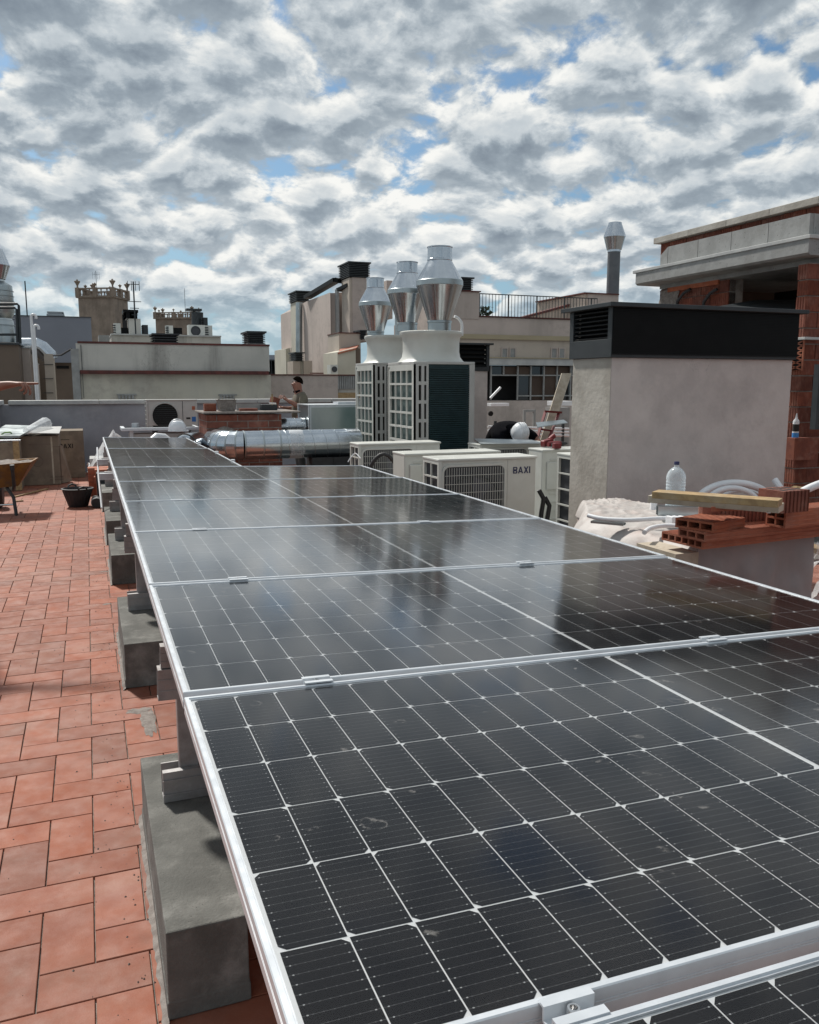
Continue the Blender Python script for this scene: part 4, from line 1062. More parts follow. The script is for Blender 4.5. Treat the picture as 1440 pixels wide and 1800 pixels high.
# person outside the left edge, one arm reaching into view and pointing
tip = at(55, 673.5, Y=5.7); wr = at(14, 676, Y=5.74); sh = Vector((wr.x - .50, 5.84, wr.z - .10)); hipx = sh.x - .05
t = thing('person', 'person beyond the left edge, only a bare forearm and pointing hand in view', 'person', (hipx, 5.98, 0))
def lo(v_): return tuple(Vector(v_) - t.location)
J = [(0, 0, .96, .15, .11), (0, 0, 1.15, .14, .11), (0, 0, 1.34, .17, .12), (.0, 0, 1.50, .065, .065), (.02, 0, 1.62, .085, .095), (.01, 0, 1.73, .08, .09),
     (*lo(sh), .062), (*lo(sh.lerp(wr, .48) + Vector((0, 0, -.02))), .044), (*lo(sh.lerp(wr, .75)), .043, .038), (*lo(wr), .030, .024),
     (0, .19, 1.42, .06), (.02, .23, 1.14, .045), (.10, .22, .92, .03),
     (0, -.09, .88, .09), (.02, -.1, .50, .06), (0, -.1, .09, .04), (.16, -.1, .04, .04, .03),
     (0, .09, .88, .09), (.02, .1, .50, .06), (0, .1, .09, .04), (.16, .1, .04, .04, .03), (.12, 0, 1.63, .02)]
Ed = [(0, 1), (1, 2), (2, 3), (3, 4), (4, 5), (2, 6), (6, 7), (7, 8), (8, 9), (2, 10), (10, 11), (11, 12), (0, 13), (13, 14), (14, 15), (15, 16), (0, 17), (17, 18), (18, 19), (19, 20), (4, 21)]
hand(J, Ed, 9, (tip - wr) , (0, .0, 1), .19, .75, 0, side=-1, curls=(.03, .80, 1.05, 1.35))
hand(J, Ed, 12, (.2, 0, -1), (1, 0, 0), .18, .3, 0)
skin_obj('body', J, Ed, m_skin, t)
skin_obj('shirt', [(0, 0, .93, .165, .125), (0, 0, 1.15, .155, .125), (0, 0, 1.34, .185, .135), (0, 0, 1.47, .08, .08), (*lo(sh), .075), (*lo(sh.lerp(wr, .3)), .065), (0, .19, 1.42, .075), (.02, .22, 1.2, .065)], [(0, 1), (1, 2), (2, 3), (2, 4), (4, 5), (2, 6), (6, 7)], m_shirt, t)
skin_obj('trousers', [(0, 0, .97, .165, .13), (0, -.09, .86, .105), (.02, -.1, .5, .08), (0, -.1, .12, .065), (0, .09, .86, .105), (.02, .1, .5, .08), (0, .1, .12, .065)], [(0, 1), (1, 2), (2, 3), (0, 4), (4, 5), (5, 6)], m_trouser, t)
skin_obj('hair', [(-.01, 0, 1.70, .088, .095), (-.02, 0, 1.77, .07, .08)], [(0, 1)], m_hair, t)

# man with a brick, standing beyond the brick shaft, facing left
Ym = 14.2; xm = ax(524, Ym); ztop = az(524, 660, Ym); s = ztop / 1.76
t = thing('person', 'man in a khaki shirt facing left, holding a red brick', 'person', (xm, Ym, 0))
q = lambda L_: [tuple(v_ * s for v_ in j) for j in L_]
J = q([(0.02, 0, .96, .13, .15), (.04, 0, 1.16, .13, .15), (.035, 0, 1.38, .14, .17), (.005, 0, 1.485, .070, .068), (-.022, 0, 1.575, .090, .080), (-.012, 0, 1.665, .100, .084), (-.118, 0, 1.615, .016), (-.082, 0, 1.545, .036, .036),
     (.05, -.20, 1.40, .062), (-.02, -.24, 1.20, .048), (-.17, -.19, 1.30, .038), (-.245, -.15, 1.34, .028, .025),
     (.05, .20, 1.40, .062), (0, .24, 1.18, .048), (-.17, .15, 1.18, .038), (-.25, .05, 1.20, .028, .025),
     (.02, -.10, .88, .09), (0, -.11, .50, .06), (.03, -.11, .09, .04), (-.13, -.11, .04, .04, .03),
     (.02, .10, .88, .09), (0, .11, .50, .06), (.03, .11, .09, .04), (-.13, .11, .04, .04, .03), (.0, -.085, 1.605, .016, .02), (.0, .085, 1.605, .016, .02)])
Ed = [(0, 1), (1, 2), (2, 3), (3, 4), (4, 5), (4, 6), (4, 7), (2, 8), (8, 9), (9, 10), (10, 11), (2, 12), (12, 13), (13, 14), (14, 15), (0, 16), (16, 17), (17, 18), (18, 19), (0, 20), (20, 21), (21, 22), (22, 23), (4, 24), (4, 25)]
hand(J, Ed, 11, (-.8, .25, .45), (0.2, -1, .2), .18 * s, .7, 0, side=1)
hand(J, Ed, 15, (-1, -.1, .1), (0, .6, -1), .18 * s, .45, 0, side=-1)
skin_obj('body', J, Ed, m_skin, t)
skin_obj('shirt', q([(.02, 0, .93, .175, .19), (.045, 0, 1.14, .18, .19), (.05, 0, 1.34, .20, .22), (.015, 0, 1.48, .092, .092), (.06, -.21, 1.39, .10), (-.01, -.25, 1.20, .085), (-.10, -.22, 1.25, .068), (.05, .20, 1.39, .082), (0, .24, 1.17, .070)]),
         [(0, 1), (1, 2), (2, 3), (2, 4), (4, 5), (5, 6), (2, 7), (7, 8)], m_shirt, t)
cl = G(); cl.tube([tuple(Vector(p) * s) for p in ((-.06, -.055, 1.475), (.0, -.085, 1.49), (.06, 0, 1.50), (.0, .085, 1.49), (-.06, .055, 1.475))], .022 * s, 8); cl.build('collar', m_blackcloth, t, world=False, smooth=True)
skin_obj('trousers', q([(.02, 0, .97, .155, .175), (.02, -.10, .86, .105), (0, -.11, .5, .08), (.03, -.11, .12, .065), (.02, .10, .86, .105), (0, .11, .5, .08), (.03, .11, .12, .065)]), [(0, 1), (1, 2), (2, 3), (0, 4), (4, 5), (5, 6)], m_trouser, t)
g = G(); nh = 18; rs = []
for k in range(nh + 1):                      # cap of short dark hair: an open shell, low at the nape, high on the forehead
    a = math.pi * 2 * k / nh
    fr_ = .5 + .5 * math.cos(a)              # 1 = front (-x)
    ring = []
    for j in range(7):
        e_ = (-.30 + fr_ * .95) + (math.pi / 2 - (-.30 + fr_ * .95)) * j / 6
        ring.append(Vector((-.010 + .004 - math.cos(a) * .100 * math.cos(e_), math.sin(a) * .086 * math.cos(e_), 1.640 + .108 * math.sin(e_))) * s)
    rs.append(ring)
g.rings([list(x) for x in zip(*rs)], caps=False); g.build('hair', m_hair, t, world=False, smooth=True)
for sy in (-1, 1):
    G().lathe([(0, -.004), (.008, 0), (0, .004)], Vector((-.092, sy * .034, 1.635)) * s, 8, caps=False).build('eye', m_ink, t, world=False)
    G().bar(Vector((-.098, sy * .018, 1.652)) * s, Vector((-.088, sy * .052, 1.650)) * s, .010, .006).build('eyebrow', m_hair, t, world=False)
G().bar(Vector((-.112, -.018, 1.570)) * s, Vector((-.112, .018, 1.570)) * s, .008, .005).build('mouth', m_maroon, t, world=False)
br = holed('hollow_brick', 'red hollow brick held up in the hands of the man in the khaki shirt', 'brick', Vector((xm - .41 * s, Ym - .03, 1.07 * s)), (.25, .14, .12), 2, 2, 0, m_brick)
br.rotation_euler = (0, R(-72), R(12)); br.location = (xm - .40 * s, Ym - .06, 1.24 * s)

# worker bending over, white helmet towards the camera
Yw = 9.75; ch_ = at(917, 757, Y=Yw)
t = thing('person', 'worker in black bent double over the air conditioners, only his back and white helmet visible', 'person', (ch_.x, Yw + .25, 0))
zt_ = az(908, 731, Yw + .2)
J = [(-.02, .42, .62, .16, .16), (-.02, .38, .86, .14, .14), (-.02, .20, zt_ - .21, .17, .12), (-.01, .02, zt_ - .24, .17, .10), (0, -.12, zt_ - .22, .09, .09), (0, -.20, ch_.z - .0, .10, .10), (0, -.24, ch_.z - .09, .07),
     (-.26, -.02, zt_ - .27, .075), (-.30, -.16, .80, .055), (-.16, -.30, .72, .035), (.26, -.02, zt_ - .27, .075), (.31, -.14, .82, .055), (.22, -.30, .74, .035),
     (-.13, .38, .58, .11), (-.17, .02, .50, .085), (-.15, .22, .10, .05), (-.15, .02, .05, .05, .035), (.12, .38, .58, .11), (.17, .02, .50, .085), (.15, .22, .10, .05), (.15, .02, .05, .05, .035)]
Ed = [(0, 1), (1, 2), (2, 3), (3, 4), (4, 5), (5, 6), (3, 7), (7, 8), (8, 9), (3, 10), (10, 11), (11, 12), (0, 13), (13, 14), (14, 15), (15, 16), (0, 17), (17, 18), (18, 19), (19, 20)]
hand(J, Ed, 9, (.3, -.6, -.5), (0, -.5, .8), .18, .6, 0); hand(J, Ed, 12, (-.2, -.6, -.5), (0, -.5, .8), .18, .6, 0, side=-1)
skin_obj('body', J, Ed, m_skin, t)
J2 = [(a, b, c_, r_[0] + .06, (r_[1] if len(r_) > 1 else r_[0]) + .06) for a, b, c_, *r_ in J[:4]] + [(a, b, c_, r_[0] + .035) for a, b, c_, *r_ in (J[7], J[8], J[10], J[11], J[4])] + [(0, -.15, ch_.z - .02, .115, .11)]
skin_obj('jacket', J2, [(0, 1), (1, 2), (2, 3), (3, 4), (4, 5), (3, 6), (6, 7), (3, 8), (8, 9)], m_blackcloth, t)
skin_obj('trousers', [(-.02, .42, .64, .18, .18)] + [(a, b, c_, r_[0] + .025) for a, b, c_, *r_ in (J[13], J[14], J[15], J[17], J[18], J[19])], [(0, 1), (1, 2), (2, 3), (0, 4), (4, 5), (5, 6)], m_blackcloth, t)
h = helmet('hard_hat', 'white hard hat on the head of the bent worker in black', (ch_.x, Yw + .06, ch_.z - .05), .138, 0, R(52))

# ================================================================== LEFT CLUTTER
def flat_box(name, label, cat, x0, x1, y0, y1, h, m, parts=None, skew=0):
    t = thing(name, label, cat, (x0, y0, 0))
    G().box(x0, x1, y0, y1, .002, h).build('carton', m, t, bevel=.006)
    return t
Yb = 14.25
a, b = at(53, 853, Y=Yb), at(108, 853, Y=Yb)
t = flat_box('cardboard_box', 'large brown cardboard box with a pale tape strip down its front, loose sheets on top', 'cardboard box', at(28, 853, Y=Yb).x, b.x, Yb, Yb + .75, az(80, 766, Yb), m_card)
xx = ax(84, Yb); G().box(xx - .012, xx + .012, Yb - .003, Yb - .0005, .02, az(80, 768, Yb)).build('tape', m_woodG, t)
letters('', 0, 0, .1, 0, t, m_ink) if False else None
g = G(); q0 = at(66, 811, Y=Yb); n = 24        # printed round warning mark, faint
g.rings([[(q0.x + r_ * math.cos(2 * math.pi * k / n), Yb - .0015, q0.z + r_ * math.sin(2 * math.pi * k / n)) for k in range(n)] for r_ in (.085, .075)], caps=False); g.build('printed_ring', m_brown, t)
for k, (px, py, w_) in enumerate(((70, 781, .16), (99, 785, .05), (100, 838, .10), (100, 843, .10))):
    q0 = at(px, py, Y=Yb); G().box(q0.x - w_, q0.x + w_, Yb - .002, Yb - .0006, q0.z - .006, q0.z + .006).build('printed_line', m_brown, t)
a = at(112, 835, Y=15.2)
t = flat_box('cardboard_box', 'brown cardboard box with partly hidden printed letters, standing behind the taped box', 'cardboard box', ax(100, 15.2), ax(141, 15.2), 15.2, 15.9, az(125, 757, 15.2), m_card)
q0 = at(111, 788, Y=15.2); o = letters('BAXI', q0.x - t.location.x - .06, q0.z, .075, -.003, t, m_ink)
q0 = at(118, 772, Y=15.2); G().box(q0.x - .1, q0.x + .035, 15.197, 15.1995, q0.z - .01, q0.z - .002).build('printed_line', m_ink, t)
for k, (dx, zz) in enumerate(((0, .35), (-.02, .25), (.03, .3))): pass
# bent flap at the corner
g = G(); x_ = b.x; g.quadbox([(x_ + .005, Yb + .1, .01), (x_ + .015, Yb + .1, .01), (x_ + .16, Yb + .35, .01), (x_ + .15, Yb + .35, .01), (x_ + .005, Yb + .1, .62), (x_ + .015, Yb + .1, .62), (x_ + .05, Yb + .35, .60), (x_ + .04, Yb + .35, .60)])
tag(g.build('cardboard_flap', m_card), 'torn cardboard flap curling outward between the two big boxes', 'cardboard')
t = flat_box('cardboard_box', 'greenish packed carton at the left edge with a pale corner strip', 'cardboard box', ax(-30, 13.6), ax(25, 13.6), 13.6, 14.15, az(10, 778, 13.6), m_card)
G().box(ax(15, 13.6), ax(25, 13.6) + .006, 13.594, 13.65, .01, az(10, 776, 13.6)).build('corner_strip', m_wood, t)
def sheet(name, label, cat, pts, m, th=.012):
    g = G(); P = [Vector(p) for p in pts]; g.quadbox(P + [p + Vector((0, 0, th)) for p in P]); return tag(g.build(name, m), label, cat)
zb_ = az(80, 766, Yb)
sheet('metal_sheet', 'pale metal sheet lying on the taped cardboard box, its front edge lifted', 'metal sheet', [(ax(44, Yb), Yb - .06, zb_ + .045), (b.x + .02, Yb - .1, zb_ + .03), (b.x + .04, Yb + .7, zb_ + .10), (ax(60, Yb), Yb + .7, zb_ + .10)], m_shell2)
sheet('insulation_board', 'long pale board slanting across the boxes at the far left', 'board', [(ax(-30, 14), 13.62, zb_ + .02), (ax(32, 14), 13.7, zb_ + .012), (ax(62, 15), 15.0, zb_ + .10), (ax(5, 15), 15.0, zb_ + .12)], m_galv2, .03)
g = G(); c0 = Vector((ax(72, 14.4), 14.5, zb_ + .115))
P0 = at(46, 765, Y=14.1); P1 = at(80, 745, Y=14.8); d_ = (P1 - P0)
for k in range(1): g.tube([P0 + Vector((0, 0, .06)), P1 + Vector((0, 0, .0))], [.05, .11], 10)
tag(g.build('plastic_roll', m_film, smooth=True), 'rolled clear plastic lying across the metal sheet on the boxes', 'plastic roll')
G_ = [at(-5, 772, Y=13.8), at(8, 764, Y=13.8), at(18, 763, Y=13.9), at(25, 768, Y=14), at(14, 770, Y=13.9), at(-5, 776, Y=13.8)]
tag(G().tube([p + Vector((0, 0, .03)) for p in G_], .012, 6).build('strap', m_greenp, smooth=True), 'green strap curled on the boxes at the left edge', 'strap')
a_, b_ = at(-20, 775, Y=13.55), at(36, 774, Y=13.55)
tag(G().tube([a_, b_], .012, 8).build('metal_rod', m_alu, smooth=True), 'thin bright metal rod lying along the front of the left carton', 'rod')
# two strips on the floor
for k, (x0_, y0_, x1_, y1_) in enumerate(((26, 873, 84, 859), (27, 881, 41, 880))):
    a_, b_ = at(x0_, y0_, z=.012), at(x1_, y1_, z=.012)
    tag(G().bar(a_, b_, .03, .015).build('wood_strip', m_wood), ['long thin wooden strip on the floor in front of the cardboard boxes', 'short wooden strip on the floor beside the wheelbarrow'][k], 'strip')

# wheelbarrow (seen from behind its handles), filled with mortar
f0 = at(29, 906, z=0); Yw_ = f0.y
t = thing('wheelbarrow', 'old yellow wheelbarrow full of grey mortar at the left edge of the floor', 'wheelbarrow', (f0.x, Yw_, 0))
K = dict(world=False)
zr = az(46, 815, Yw_); 
g = G(); o_ = Vector((0, 0, 0))
tx = ax(46, Yw_) - f0.x
top = [(tx - .85, -.12, zr - .02), (tx, .0, zr + .02), (tx + .05, .62, zr + .02), (tx - .80, .62, zr - .02)]
bot = [(tx - .62, .02, zr - .30), (tx - .17, .08, zr - .28), (tx - .15, .46, zr - .26), (tx - .62, .46, zr - .30)]
n = 0; g.v = [Vector(p) for p in bot + top] + [Vector(p) * 1 + Vector(d_) for p, d_ in zip(top, ((.03, .03, -.0), (-.03, .03, 0), (-.03, -.03, 0), (.03, -.03, 0)))] + [Vector(p) + Vector((0, 0, .03)) for p in bot]
g.f = [(3, 2, 1, 0), (0, 1, 5, 4), (1, 2, 6, 5), (2, 3, 7, 6), (3, 0, 4, 7), (4, 5, 9, 8), (5, 6, 10, 9), (6, 7, 11, 10), (7, 4, 8, 11), (8, 9, 13, 12), (9, 10, 14, 13), (10, 11, 15, 14), (11, 8, 12, 15), (12, 13, 14, 15)]
g.build('tub', m_yel, t, bevel=.006, **K)
g = G(); nx_, ny_ = 14, 10
for j in range(ny_ + 1):
    for i in range(nx_ + 1):
        u_, v__ = i / nx_, j / ny_
        p = Vector(top[0]).lerp(Vector(top[1]), u_).lerp(Vector(top[3]).lerp(Vector(top[2]), u_), v__)
        c_ = Vector((tx - .4, .27, 0)); p = Vector((c_.x + (p.x - c_.x) * .93, c_.y + (p.y - c_.y) * .93, p.z))
        bump_ = .05 * noise.noise(Vector((u_ * 5, v__ * 4, 0))) + .05 * math.sin(math.pi * u_) * math.sin(math.pi * v__) - .035
        g.v.append(p + Vector((0, 0, bump_)))
for j in range(ny_):
    for i in range(nx_): q_ = j * (nx_ + 1) + i; g.f.append((q_, q_ + 1, q_ + nx_ + 2, q_ + nx_ + 1))
g.build('mortar_load', m_mort, t, smooth=True, **K)
for dx in (0, -.42):
    G().tube([(dx + .0, .0, .0), (dx - .02, .03, .22), (dx - .09, .10, zr - .30), (dx - .1, .3, zr - .29)], .02, 8).build('leg', m_rubber, t, smooth=True, **K)
    G().tube([(dx - .05, .55, .30), (dx - .02, .1, zr - .33), (dx - .0, -.02, zr - .26), (dx + .0, -.10, zr - .05)], .02, 8).build('handle_rail', m_rubber, t, smooth=True, **K)
    G().tube([(dx + .0, -.10, zr - .06), (dx + .0, -.11, zr + .0)], .026, 10).build('grip', m_rubber, t, smooth=True, **K)
G().tube([(-.42, .05, .13), (0, .05, .13)], .012, 8).build('cross_brace', m_steel, t, **K)
wc = (-.25, .78, .19)
G().rings([[(wc[0] + dx, wc[1] + r_ * math.cos(2 * math.pi * k / 24), wc[2] + r_ * math.sin(2 * math.pi * k / 24)) for k in range(24)] for dx, r_ in ((-.05, .12), (-.05, .16), (-.02, .187), (.02, .187), (.05, .16), (.05, .12))], caps=True).build('wheel', m_rubber, t, smooth=True, **K)

# black rubber bucket
c = at(138, 890, z=0)
t = thing('rubber_bucket', 'black rubber builder\'s bucket with two handles on the terracotta floor', 'bucket', c)
prof = [(.115, 0), (.12, .005), (.185, .225), (.20, .23), (.20, .24), (.180, .243), (.172, .225), (.11, .012), (0, .012)]
G().lathe(prof, n=36, caps=False).build('tub', m_rubber, t, smooth=True, world=False)
rg = G()
for k in range(20):
    a = 2 * math.pi * k / 20; rg.bar((.122 * math.cos(a), .122 * math.sin(a), .015), (.184 * math.cos(a), .184 * math.sin(a), .215), .010, .005, (math.cos(a), math.sin(a), 0))
rg.build('ribs', m_rubber, t, world=False)
for a in (R(-70), R(110)):
    G().tube([(.17 * math.cos(a + d_) * k_, .17 * math.sin(a + d_) * k_, z) for d_, k_, z in ((-.3, 1.12, .225), (-.22, 1.2, .26), (0, 1.2, .275), (.22, 1.2, .26), (.3, 1.12, .225))], .012, 8).build('handle', m_rubber, t, smooth=True, world=False)
c2 = at(170, 893, z=0)
t = thing('black_roll', 'dark roll with two pale bands lying on the floor between bucket and array', 'roll', (c2.x, c2.y, .065))
G().tube([(0, 0, 0), (0, .3, 0)], .062, 20).build('roll', m_rubber, t, world=False, smooth=True)
for y in (.02, .09): G().rings([[(r_ * math.cos(2 * math.pi * k / 20), y + dy, r_ * math.sin(2 * math.pi * k / 20)) for k in range(20)] for dy, r_ in ((0, .0625), (.004, .066), (.026, .066), (.03, .0625))], caps=False).build('band', m_shell2, t, world=False)

# stack of red bricks and dark box by the far end of the array
Yk = 12.6
k_ = 0
for (px, top_y, dx, dy) in ((146, 823, 0, 0), (158, 826, .0, -.25)):
    x0_ = ax(px, Yk + dy); zt_ = az(px, top_y, Yk + dy)
    t = thing('brick_stack', ['taller stack of ribbed red bricks on the floor behind the rubber bucket', 'lower stack of ribbed red bricks in front, beside the array edge'][k_], 'brick stack', (x0_, Yk + dy, 0)); k_ += 1
    nl = 4; hh = zt_ / nl
    for i in range(nl):
        g = G(); w_ = .36
        g.box(0, w_, 0, .24, 0, hh - .004)
        for r_ in range(14): g.box(.01 + r_ * w_ / 14, .01 + r_ * w_ / 14 + .012, -.004, -.0002, .002, hh - .006)
        for r_ in range(8): g.box(-.004, -.0002, .01 + r_ * .03, .022 + r_ * .03, .002, hh - .006)
        o = g.build('brick', m_brickO, t, world=False); o.location = (random.uniform(-.012, .012), random.uniform(-.01, .01), i * hh + .001)
x0_ = ax(160, 12.0)
o = G().box(x0_, x0_ + .3, 12.0, 12.2, .001, az(165, 832, 12.0)).build('dark_crate', m_char, bevel=.01); tag(o, 'dark grey crate on the floor in front of the red brick stacks', 'crate')
o = G().box(ax(150, 13.4), ax(190, 13.4), 13.4, 13.9, .001, az(160, 806, 13.4)).build('foam_box', m_shell2, bevel=.01); tag(o, 'pale blue-white foam box behind the brick stacks, film heaped over it', 'box')
# film heap
def drape(name, label, cat, pts_fn, nx_, ny_, m, parent=None, th=0):
    g = G()
    for j in range(ny_ + 1):
        for i in range(nx_ + 1): g.v.append(Vector(pts_fn(i / nx_, j / ny_)))
    for j in range(ny_):
        for i in range(nx_): q_ = j * (nx_ + 1) + i; g.f.append((q_, q_ + 1, q_ + nx_ + 2, q_ + nx_ + 1))
    o = g.build(name, m, parent, smooth=True)
    if label: tag(o, label, cat)
    return o
xa, xb_ = ax(146, 13.1), ax(240, 13.1); zp = az(190, 755, 13.3)
def fn(u_, v__):
    x = xa + (xb_ - xa) * u_; y = 13.0 + .9 * v__
    h_ = max(0, 1 - abs(u_ - .5) * 2.1) ** .8 * math.sin(math.pi * min(1, v__ * 1.0 + .15)) if v__ < .86 else .1
    nn = noise.noise(Vector((u_ * 5, v__ * 5, 1.3))) * .09 + abs(noise.noise(Vector((u_ * 12, v__ * 11, 4)))) * .07
    return (x + nn * .4, y + nn * .5, .32 + (zp - .36) * h_ + nn)
drape('plastic_film_heap', 'heap of crumpled clear plastic film behind the far left corner of the panels', 'plastic film', fn, 26, 16, m_film)

# ================================================================== PILE ON THE RIGHT
PXa, PXb, PYa, PYb = 2.74, 3.43, 3.16, 4.86
zT = .80
def pile(u_, v__):
    """u: round the top from left skirt over to right skirt, v: along y"""
    x = 0
def xleft(y): return PXa - .10 + max(0, y - 4.12) * .68
t = thing('wrapped_pallet', 'pallet load wrapped in crumpled pinkish polythene between the panels and the rendered chimney', 'pallet', (PXa, PYa, 0))
G().box(PXa + .04, PXb - .04, PYa + .03, 4.1, .12, zT - .03).build('load', m_sheetG, t, bevel=.03)
G().box(PXa + .50, PXb - .04, 4.11, PYb - .03, .12, zT - .03).build('load', m_sheetG, t, bevel=.03)
for k in range(3): G().box(PXa + .02 + k * .28, PXa + .12 + k * .28, PYa, PYb, .001, .12).build('pallet_runner', m_woodG, t)
def top_fn(u_, v__):
    n1 = noise.noise(Vector((u_ * 3.2, v__ * 6.5, 0))); n2 = noise.noise(Vector((u_ * 9, v__ * 17, 3))); n3 = abs(noise.noise(Vector((u_ * 5 + v__ * 6, v__ * 9 - u_ * 4, 7))))
    y = PYa - .012 + (PYb - PYa) * v__; x = xleft(y) + (PXb + .04 - xleft(y)) * u_
    rg_ = 1 - abs(noise.noise(Vector((u_ * 7 + n1, v__ * 15 + n2 * .6, 11)))) * 2.2
    z = zT + .008 * n1 + .004 * n2 + .009 * max(0, rg_) ** 3 + .005 * n3 - .012
    ed = max(0, (.13 - u_) / .13)
    x += .05 * ed * n1 + .02 * n2 * ed; z -= .10 * ed ** 1.6
    return (x, y, z)
drape('top_sheet', None, None, top_fn, 60, 110, m_sheet, t)
def side_fn(u_, v__):
    y = PYa - .015 + (PYb - PYa) * u_; n1 = noise.noise(Vector((u_ * 14, v__ * 2, 9))); n2 = abs(noise.noise(Vector((u_ * 22, v__ * 5, 2))))
    p = top_fn(0, u_)
    return (p[0] + .02 * v__ * n1 + .03 * n2 * min(1, v__ * 3) + .012, y, p[2] - v__ * (p[2] - .10))
drape('side_sheet', None, None, side_fn, 60, 14, m_sheet, t)
def front_fn(u_, v__):
    x = PXa - .03 + (PXb - PXa + .05) * u_; n1 = noise.noise(Vector((u_ * 5, v__ * 3, 19))); n2 = abs(noise.noise(Vector((u_ * 7 + v__, v__ * 2.5, 12))))
    return (x, PYa - .02 - .016 * n1 * min(1, v__ * 5) - .03 * n2 * min(1, v__ * 5) - .02 * max(0, u_ - .85) * v__ * 6, zT + .005 - v__ * .72)
drape('front_sheet', None, None, front_fn, 40, 30, m_sheetG, t)  # shade of the near face is put into this greyer colour
p = at(1220, 985, Y=PYa - .06)
G().box(p.x - .10, p.x + .035, PYa - .05, PYa + .25, p.z - .05, p.z + .035).build('board_end', m_woodG, t)
# stuff right of the pallet
def rf(u_, v__):
    n1 = noise.noise(Vector((u_ * 6, v__ * 6, 31))); n2 = abs(noise.noise(Vector((u_ * 13, v__ * 13, 33))))
    return (PXb + .05 + .45 * u_, PYa + .12 + .4 * (1 - v__) + .1 * n1, .05 + .68 * v__ + .05 * n2)
drape('plastic_film_heap', 'shiny crumpled plastic bag at the right edge, right of the wrapped pallet', 'plastic film', rf, 24, 24, m_film)
o = G().bar(at(1395, 955, Y=3.6), at(1475, 975, Y=3.4), .12, .03).build('timber_offcut', m_wood); tag(o, 'pale timber offcut sticking out at the right edge behind the pallet', 'timber')
tag(G().bar((3.52, 3.5, .0), (3.52, 3.5, .70), .18, .18).build('block_stack', m_stone), 'rough stone block standing at the right edge behind the plastic bag', 'stone block')

GB = 'hollow clay bricks on the wrapped pallet'
def on_top(px, py, dz=0): return at(px, py, z=zT + dz)
# bottom long boards: end faces to the left, running right
e0 = at(1235, 972, z=zT + .01); e1 = at(1150, 942, z=zT + .01)
ang = math.atan2(e1.y - e0.y, e1.x - e0.x) - math.pi / 2      # direction of the end face relative to +Y
wd = (e1 - e0).length
far = at(1440, 938, z=zT + .01)
lx = Vector((math.cos(ang), math.sin(ang), 0))
def brk(label, px, py, zb, size, nx, nz, rot, m=m_brickO, ex=.5, ey=.5):
    """near-left bottom corner of the brick at pixel, height zb"""
    c = at(px, py, z=zb); L_, Wd, H = size
    r_ = Vector((math.cos(rot), math.sin(rot), 0)); q_ = Vector((-math.sin(rot), math.cos(rot), 0))
    cc = c + r_ * L_ / 2 + q_ * Wd / 2
    return holed('hollow_brick', label, 'brick', (cc.x, cc.y, zb), size, nx, nz, rot, m, GB)
A0 = ang if abs(ang) < 1 else 0.
A0 = R(4)
zq = zT + .030
brk('long six-hole clay board at the bottom of the pile, nearest the panels', 1235, 966, zq, (.95, .27, .042), 6, 1, A0)
brk('long clay board lying second from the bottom, three of its holes open to the left', 1240, 953, zq + .043, (.98, .17, .042), 3, 1, A0 + .015)
brk('short three-hole brick on top at the left end of the pile', 1254, 937, zq + .087, (.26, .20, .045), 3, 1, A0 + .22)
zu = zq + .087
brk('four-hole brick on the boards near the right edge, beneath the grooved blocks', 1380, 929, zu, (.40, .11, .085), 2, 2, A0 + .03)
def grooved(label, px, py, zb, L_, Wd, H, rot, m=m_brick, round_end=False):
    c = at(px, py, z=zb); t = thing('grooved_block', label, 'brick', (c.x, c.y, zb), (0, 0, rot), 'grooved clay blocks on the pile')
    g = G(); P = []
    n = int(L_ / .022)
    for k in range(n):
        x = L_ * k / n; P += [(x, 0), (x + L_ / n * .5, 0), (x + L_ / n * .55, .006), (x + L_ / n * .95, .006)]
    P.append((L_, 0)); P.append((L_, Wd))
    for k in range(n)[::-1]:
        x = L_ * k / n; P += [(x + L_ / n * .95, Wd - .006), (x + L_ / n * .55, Wd - .006), (x + L_ / n * .5, Wd), (x, Wd)]
    if round_end: P += [(-.03, Wd * .9), (-.055, Wd * .6), (-.055, Wd * .4), (-.03, Wd * .1)]
    g.prism(P, 'z', 0, H); g.build('block', m, t, world=False)
    g = G()
    for k in range(2):
        for j in range(3): g.box(L_ * (.12 + .3 * j), L_ * (.12 + .3 * j) + L_ * .2, Wd * (.15 + .4 * k), Wd * (.15 + .4 * k) + Wd * .3, H - .002, H + .0008)
    g.build('hole', m_dark, t, world=False)
    return t
grooved('broken grooved clay block standing on the boards, mortar on its left end', 1262, 921, zu, .30, .12, .095, A0 - .10, round_end=True)
grooved('grooved clay block on the four-hole brick, beneath the leaning white tube', 1376, 903, zu + .087, .17, .14, .10, A0 + .02)
o = sheet('brick_slab', 'thin red clay slab under the timber planks', 'brick', [at(1250, 899, z=zu + .10), at(1345, 897, z=zu + .10), at(1350, 889, z=zu + .10), at(1262, 889, z=zu + .10)], m_brickO, .02)
# timber planks
def plank(label, p0, p1, w_, h_, m):
    g = G(); P0, P1 = Vector(p0), Vector(p1); g.bar(P0, P1, w_, h_); return tag(g.build('timber_plank', m, bevel=.002), label, 'timber plank', 'timber planks on the brick pile')
zp_ = zu + .125
plank('upper yellowish timber plank lying over the brick pile', at(1152, 868, z=zp_ + .047), at(1372, 884, z=zp_ + .047), .10, .030, m_wood)
plank('lower greyer timber plank with a splintered left end', at(1146, 875, z=zp_ + .006), at(1374, 893, z=zp_ + .006), .11, .034, m_woodG)
